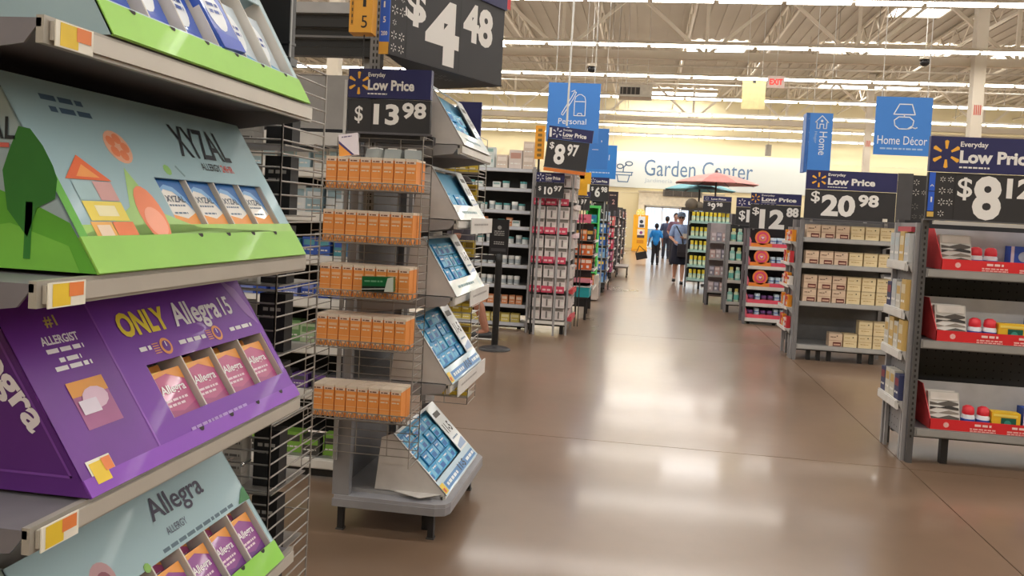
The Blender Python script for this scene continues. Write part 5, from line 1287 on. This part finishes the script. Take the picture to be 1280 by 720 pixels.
# --- teal bottle unit behind it
Z4 = [.17, .50, .80, 1.09]
u4 = rack('end_display', 'grey shelving of teal bottles behind the $12.88 display', (1.30, 12.5, 0), 0, .62, .42, 1.35, Z4, lip=.045, shc=M('77767a', .4), lipc=M('b9b5b0', .4), backc=M('2c2b2e', .6), postc=M('8a888a', .4), legs=(.05, .95), rail=M('c4c0ba', .4), peg=False)
L4 = LOC((1.30, 12.5, 0), 0)
tbm = bottle(.038, .20, '8fd0c4', 'd8e4d0', 'c9e6da').mesh('teal_bottle'); tbm2 = bottle(.038, .20, 'd8e2c4', 'e8d878', '6fc0b4').mesh('pale_bottle')
for j, z in enumerate(Z4):
    for i in range(6):
        me = tbm if (i + j) % 2 == 0 else tbm2
        place(me, me.name.split('.')[0], L4, .06 + i * .095, .07, z + .001, '%s bottle on the %s shelf behind the $12.88 display' % (['teal', 'pale green'][me is tbm2], ['bottom', 'second', 'third', 'top'][j]), 'bottle', '%s bottles, %s shelf behind the $12.88 display' % (['teal', 'pale green'][me is tbm2], ['bottom', 'second', 'third', 'top'][j]), nth=i)
price_sign('black sign showing $1, half hidden behind the $12.88 sign', (1.36, 12.45, 1.355), 0, .58, .27, .14, [('$', .08, .2, .16, .6), ('1', .27, .15, .08, .7)], hdr=(.14, .2, .30, .95), spark=M('d9cfd4', .5), posts=((.06, 1.33), (.5, 1.33)), lift=.003, small=False)
# --- tall grey cart of pink-grey packs
Z5 = [.24, .50, .78, 1.06]
u5 = rack('wire_cart', 'narrow grey cart of greyish pink packs before the yellow-capped bottles', (1.09, 13.5, 0), 0, .29, .35, 1.36, Z5, lip=.03, shc=M('8d8a8c', .4), lipc=M('9b989a', .4), backc=M('a59a9c', .6), postc=M('6e6c70', .4), legs=(.04, .96), rail=None, peg=False)
L5 = LOC((1.09, 13.5, 0), 0)
gp = [pack('b9a9ac', 'd9ccd0', w=.08, dd=.06, h=.15), pack('8f8a98', 'c0bac8', w=.08, dd=.06, h=.15), pack('c9a8a4', 'e0d0cc', w=.08, dd=.06, h=.14)]
for j, z in enumerate(Z5):
    for i in range(3):
        place(gp[(i + j) % 3], 'hanging_pack', L5, .055 + i * .09, .06, z + .001, '%s pack on the %s level of the narrow grey cart' % (['greyish pink', 'slate mauve', 'rosy beige'][(i + j) % 3], ['lowest', 'second', 'third', 'top'][j]), 'package', None)
# --- 9.98 unit with yellow capped bottles
Z6 = [.21, .49, .80, 1.08, 1.39]
u6 = rack('end_display', 'round-fronted shelving of yellow-capped bottles under the two parasols', (.93, 16.7, 0), 0, .80, .45, 1.60, Z6, lip=.045, shc=M('9fc0bc', .4), lipc=M('9cc4bf', .4), backc=M('3c3a3c', .6), postc=M('77757a', .4), front_posts=False, legs=(.3, .7), rail=None, peg=False)
L6 = LOC((.93, 16.7, 0), 0)
for z in Z6:
    g = MB().slab([(.0, 0), (.10, -.07), (.25, -.105), (.40, -.11), (.55, -.105), (.70, -.07), (.80, 0)], z - .04, z, M('a6c9c4', .4)); part(u6, 'curved_lip', g)
yb2 = bottle(.033, .19, 'b7d9cc', 'eed63a', 'dfe9c9', caph=.42, neck=.75).mesh('yellow_capped_bottle')
for j, z in enumerate(Z6):
    for i in range(9):
        for r_ in range(2):
            place(yb2, 'yellow_capped_bottle', L6, .06 + i * .085, (-.03 if 1 < i < 7 else .02) + r_ * .08, z + .001, 'yellow-capped bottle, %s shelf under the parasols, %s row' % (['bottom', 'second', 'third', 'fourth', 'top'][j], ['front', 'back'][r_]), 'bottle',
                  'yellow-capped bottles, %s shelf, %s row' % (['bottom', 'second', 'third', 'fourth', 'top'][j], ['front', 'back'][r_]), nth=i)
price_sign('black sign reading $9.98 over the yellow-capped bottles', (1.16, 16.66, 1.595), 0, .56, .22, .10, [('$', .16, .52, .11, .34), ('9', .28, .16, .16, .66), ('98', .47, .50, .22, .36)], hdr=(.12, .18, .28, .80), spark=M('b9b9c0', .5), posts=((.06, 1.57), (.5, 1.57)), lift=.004, small=False)
# two parasols
def parasol(label, x, y, z, r, h, c1, c2):
    t = thing('parasol', label, 'parasol', (x, y, 0))
    part(t, 'pole', MB().tube((0, 0, .02), (0, 0, z + h), .02, M('4c4a4c', .4), n=8)); part(t, 'base', MB().lathe([(.2, 0), (.2, .04), (.04, .08)], DSTEEL, n=16))
    for k in range(8):
        a, b = R(45 * k + 22), R(45 * k + 67)
        g = MB(); m = M(c1 if k % 2 else c2, .7)
        rim0 = (r * math.cos(a), r * math.sin(a), z); rim1 = (r * math.cos(b), r * math.sin(b), z)
        mid0 = (r * .5 * math.cos(a), r * .5 * math.sin(a), z + h * .62); mid1 = (r * .5 * math.cos(b), r * .5 * math.sin(b), z + h * .62)
        d = (0, 0, -.012)
        vs = [rim0, rim1, mid1, mid0, (0, 0, z + h)]; vs2 = [(p[0], p[1], p[2] - .012) for p in vs]
        g.add(vs + vs2, [(0, 1, 2, 3), (3, 2, 4), (6, 5, 8, 7), (7, 8, 9), (0, 5, 6, 1)], m); part(t, 'canopy_panel', g)
        part(t, 'rib', MB().tube((0, 0, z + h * .7), (r * .98 * math.cos(a), r * .98 * math.sin(a), z - .02), .008, M('6d5a50', .5), n=5))
    part(t, 'finial', MB().ball((0, 0, z + h + .02), .03, M('5c4a44', .5)))
parasol('pink striped open parasol above the yellow-capped bottles', 1.47, 17.6, 2.22, .92, .24, 'e0938f', 'e9aba4')
parasol('teal open parasol lower and behind the pink one', 1.22, 19.0, 2.12, .85, .22, '6fb4c4', '84c0cc')
solo('planter_mix', MB().ball((0, 0, .12), .14, M('6d6458', .8)).ball((.16, .02, .1), .1, M('8a8274', .8)).box(-.2, .3, -.1, .12, 0, .06, M('4c4744', .6)), 'dark heap of small goods on top of the parasol shelving', 'goods', (.95, 17.0, 1.604))

# --- right-hand shelving rows behind, beyond the displays (dark backs seen between units)
for (x, y, W_, H_, lab) in ((2.56, 9.3, 3.4, 1.45, 'long shelving running to the right behind the cream cartons'), (2.2, 12.0, 3.6, 1.5, 'long shelving running to the right behind the coral trays'), (1.9, 17.6, 4.0, 1.6, 'long shelving running to the right behind the yellow-capped bottles')):
    rack('long_shelving', lab, (x, y, 0), 0, W_, .5, H_, [.15, .5, .85, 1.2], backc=M('4a484b', .6), legs=(), kick=True, peg=False, front_posts=False)

# ================================================================ PEOPLE
def hand(g, w, d, side, m, curl=.4):
    """palm and five fingers at wrist w, pointing along d"""
    w = Vector(w); d = Vector(d).normalized(); s_ = Vector(side).normalized(); n = d.cross(s_)
    g.capsule(w, w + d * .07, .026, .034, m, 8)
    for k in range(4):
        b = w + d * .085 + s_ * (-.027 + k * .018); L = [.055, .065, .068, .05][k]
        mid = b + d * L * .6 + n * L * curl * .3; g.capsule(b, mid, .010, .009, m, 6); g.capsule(mid, mid + d * L * .3 + n * L * curl, .009, .008, m, 6)
    b = w + d * .03 - s_ * .03; g.capsule(b, b + d * .035 - s_ * .025, .012, .010, m, 6); g.capsule(b + d * .035 - s_ * .025, b + d * .06 - s_ * .03 + n * .015, .010, .009, m, 6)
def remesh(o, v):
    md = o.modifiers.new('r', 'REMESH'); md.mode = 'VOXEL'; md.voxel_size = v; md.use_smooth_shade = True
    ms = o.modifiers.new('s', 'SMOOTH'); ms.iterations = 3; ms.factor = .5
def person(label, loc, rotz, sc, skin, hair, top, bottom, shoe, arms, feet, skirt=False, hat=None, glasses=False, sleeves='short', head=(0, 0), lean=0, parts_extra=None, shorts=False, long_hair=False):
    """figure 1.68 tall facing local -y"""
    t = thing('person', label, 'person', loc, rotz); t.scale = (sc,) * 3
    SK = M(skin, .55, var=.03); g = MB()
    hipz, shz = .90, 1.38
    # trunk, neck, head
    g.capsule((0, 0, .93), (0, lean * .3, 1.10), .125, .115, SK); g.capsule((0, lean * .3, 1.10), (0, lean, 1.28), .115, .135, SK)
    g.capsule((-.13, lean, 1.34), (.13, lean, 1.34), .06, .06, SK); g.capsule((0, lean, 1.34), (0, lean - .01, 1.47), .052, .048, SK)
    hx, hy = head; hc = Vector((hx, lean - .02 + hy, 1.565))
    g.ball(hc, .085, SK, n=14, sx=.92, sy=1.08, sz=1.28, k=10); g.ball(hc + Vector((0, -.03, -.06)), .055, SK, sz=.9)
    g.capsule(hc + Vector((0, -.09, .0)), hc + Vector((0, -.108, -.03)), .009, .014, SK, 6)
    for s_ in (-1, 1): g.ball(hc + Vector((s_ * .082, .01, -.01)), .02, SK, sx=.4, sz=1.3)
    for s_, (el, wr_) in zip((-1, 1), arms):
        sh = (s_ * .165, lean, 1.33); g.capsule(sh, el, .046, .037, SK); g.capsule(el, wr_, .037, .025, SK)
        d = Vector(wr_) - Vector(el); hand(g, wr_, d, (0, s_ * -1.0, 0) if abs(d.normalized().y) < .8 else (s_ * 1.0, 0, 0), SK)
    for s_, (kn, an) in zip((-1, 1), feet):
        g.capsule((s_ * .085, 0, .90), kn, .088, .055, SK); g.capsule(kn, (kn[0] * .5 + an[0] * .5, kn[1] * .5 + an[1] * .5 + .012, kn[2] * .5 + an[2] * .5 + .04), .055, .056, SK)
        g.capsule((kn[0] * .5 + an[0] * .5, kn[1] * .5 + an[1] * .5 + .012, kn[2] * .5 + an[2] * .5 + .04), an, .056, .034, SK); g.capsule(an, (an[0], an[1] - .12, max(.03, an[2] - .06)), .034, .03, SK, 8)
    b = part(t, 'body', g); remesh(b, .007)
    # top
    C = M(top, .8, var=.08, scale=14); g = MB()
    g.capsule((0, 0, .92), (0, lean * .3, 1.10), .155, .145, C, 14); g.capsule((0, lean * .3, 1.10), (0, lean, 1.27), .145, .155, C, 14); g.capsule((-.14, lean, 1.34), (.14, lean, 1.34), .072, .072, C)
    for s_, (el, wr_) in zip((-1, 1), arms):
        sh = Vector((s_ * .165, lean, 1.33)); e = Vector(el)
        if sleeves == 'short': g.capsule(sh, sh.lerp(e, .75), .062, .062, C)
        else: g.capsule(sh, e, .062, .052, C); g.capsule(e, Vector(wr_).lerp(e, .08), .052, .038, C)
    o = part(t, 'shirt', g); remesh(o, .01)
    # bottom
    C = M(bottom, .85, var=.08, scale=14); g = MB()
    if skirt:
        g.lathe([(.14, 1.0), (.17, .92), (.20, .75), (.225, .50), (.215, .46)], C, n=20, sy=.85); g.ball((0, 0, .95), .15, C)
    else:
        g.capsule((-.06, 0, .92), (.06, 0, .92), .125, .125, C)
        for s_, (kn, an) in zip((-1, 1), feet):
            g.capsule((s_ * .085, 0, .90), kn, .105, .078, C)
            if not shorts: g.capsule(kn, (an[0], an[1], an[2] + .03), .078, .062, C)
    o = part(t, 'skirt' if skirt else ('shorts' if shorts else 'trousers'), g); remesh(o, .01)
    for s_, (kn, an) in zip((-1, 1), feet):
        g = MB(); tz = max(.035, an[2] - .05); g.capsule((an[0], an[1] + .03, tz), (an[0], an[1] - .15, max(.03, tz - .01)), .045, .038, M(shoe, .5)); g.box(an[0] - .042, an[0] + .042, an[1] - .18, an[1] + .07, max(0, tz - .035), max(.012, tz - .022), M('e6e4e0' if shoe == '2b2b2d' else shoe, .6)); part(t, 'shoe', g)
    # hair, eyes, mouth
    Hm = M(hair, .8, var=.15, scale=40); g = MB(); g.ball(hc + Vector((0, .018, .022)), .094, Hm, n=14, sx=.95, sy=1.05, sz=1.2, k=10)
    if long_hair: g.capsule(hc + Vector((0, .05, -.02)), hc + Vector((0, .06, -.12)), .07, .05, Hm)
    part(t, 'hair', g)
    g = MB()
    for s_ in (-1, 1): g.ball(hc + Vector((s_ * .032, -.082, .005)), .011, M('f2efe9', .3), sz=.7); g.ball(hc + Vector((s_ * .032, -.092, .005)), .005, M('2a211c', .3))
    part(t, 'eyes', g, kind=None)
    part(t, 'mouth', MB().box(hc.x - .022, hc.x + .022, hc.y - .092, hc.y - .086, hc.z - .056, hc.z - .049, M('a8574f', .5)))
    if glasses:
        g = MB()
        for s_ in (-1, 1): g.T = Matrix.Translation(hc + Vector((s_ * .033, -.10, .003))) @ Matrix.Rotation(R(90), 4, 'X'); g.lathe([(.026, 0), (.026, .004)], M('3a3030', .3), n=14)
        g.T = Matrix.Identity(4); g.tube(hc + Vector((-.01, -.1, .01)), hc + Vector((.01, -.1, .01)), .003, M('3a3030', .3), n=5); part(t, 'glasses', g)
    if hat:
        g = MB(); g.T = Matrix.Translation(hc + Vector((0, .01, .045))); Hh = M(hat, .8); g.lathe([(.135, -.01), (.10, .0), (.098, .03), (.085, .075), (.04, .095), (.01, .098)], Hh, n=18, sy=1.08); part(t, 'hat', g)
    return t
# woman walking toward the camera
wm = person('woman walking this way in pale blue shirt, dark skirt, hat and glasses', (.80, 17.95, 0), -3, .925, 'd8a58c', '8d8f98', '9db8e4', '1f2233', '1c1a1c',
       [((-.235, -.02, 1.10), (-.14, -.20, 1.02)), ((.24, -.02, 1.09), (.10, -.24, 1.10))], [((-.09, -.02, .50), (-.10, .10, .13)), ((.085, -.06, .49), (.085, -.12, .08))], skirt=True, hat='6e8096', glasses=True)
bgm = thing('shoulder_bag', 'large black shoulder bag hanging at the walking woman\'s hip', 'bag', (.80, 17.95, 0))
BK = M('262028', .5)
g = MB().prism([(-.09, .62), (-.09, .86), (-.07, .90), (.02, .90), (.04, .86), (.04, .62)], .04, .30, BK); o = part(bgm, 'bag_body', g); o.location = (-.10, -.20, -.02)
g = MB(); g.bar((.07, -.24, .88), (.02, -.21, 1.12), .03, .008, BK); g.bar((.02, -.21, 1.12), (-.10, -.09, 1.335), .03, .008, BK); g.bar((-.10, -.09, 1.335), (-.11, .06, 1.32), .03, .008, BK); o = part(bgm, 'strap', g); o.location = (0, .0, -.07)
part(bgm, 'bag_flap', MB().box(-.055, .195, -.305, -.292, .70, .86, M('322b33', .5)))
solo('paper_note', MB().box(-.07, .07, -.004, .004, -.05, .05, M('e9e2d4', .6)), 'small white paper held by the walking woman', 'paper', (.905, 17.66, 1.06), rotz=12)
# short figure in blue walking away with a dark basket
mn = person('short person in bright blue shirt and dark trousers walking toward the doors', (.385, 25.2, 0), 176, .765, '8a5f4c', '171516', '1f86d6', '26262a', '1b1b1d',
       [((-.24, .02, 1.08), (-.25, -.06, .86)), ((.25, .03, 1.08), (.30, -.02, .85))], [((-.08, -.04, .50), (-.10, .02, .08)), ((.08, .0, .50), (.10, .03, .08))])
bk = thing('hand_basket', 'dark hand basket carried low by the short figure in blue', 'basket', (.07, 25.2, 0))
g = MB()
g.slab([(-.16, -.11), (.16, -.11), (.16, .11), (-.16, .11)], .14, .16, M('232125', .5))
for (x0, x1, y0, y1) in ((-.17, .17, -.12, -.105), (-.17, .17, .105, .12), (-.17, -.155, -.12, .12), (.155, .17, -.12, .12)): g.box(x0, x1, y0, y1, .14, .36, M('2b282c', .5))
part(bk, 'basket_body', g)
part(bk, 'basket_handle', MB().bar((-.15, 0, .36), (.0, 0, .56), .02, .02, BK).bar((.0, 0, .56), (.15, 0, .36), .02, .02, BK))
bk.rotation_euler = (0, R(-14), 0); bk.location.x = .02; bk.location.z = .02
# two shoppers farther on
person('shopper in dark navy clothes near the doors, partly behind the walking woman', (.83, 30.0, 0), 170, .93, 'a77a66', '2a2220', '3c4562', '2c2f3c', '201e20', [((-.24, .02, 1.08), (-.22, -.12, .90)), ((.24, .02, 1.08), (.22, -.12, .90))], [((-.09, -.03, .5), (-.1, .02, .08)), ((.09, .0, .5), (.1, .02, .08))])
person('shopper in a mauve top just behind the walking woman', (.99, 26.0, 0), 5, .98, 'b98a74', '3a2a26', '7a5a6c', '3a3840', '201e20', [((-.24, .02, 1.08), (-.18, -.14, .95)), ((.24, .02, 1.08), (.18, -.14, .95))], [((-.09, -.03, .5), (-.1, .02, .08)), ((.09, .0, .5), (.1, .02, .08))], long_hair=True)
# shopper whose leg shows behind unit B
person('shopper whose bare calf and dark shoe show beside the black stanchion', (-1.86, 8.05, 0), -90, 1.0, 'a8735c', '2a2220', '47434c', '2a2a30', '2b2b2d', [((-.24, .02, 1.08), (-.18, -.14, .95)), ((.24, .02, 1.08), (.18, -.14, .95))], [((-.09, -.14, .5), (-.09, -.12, .08)), ((.09, .14, .52), (.09, .33, .13))], shorts=True)
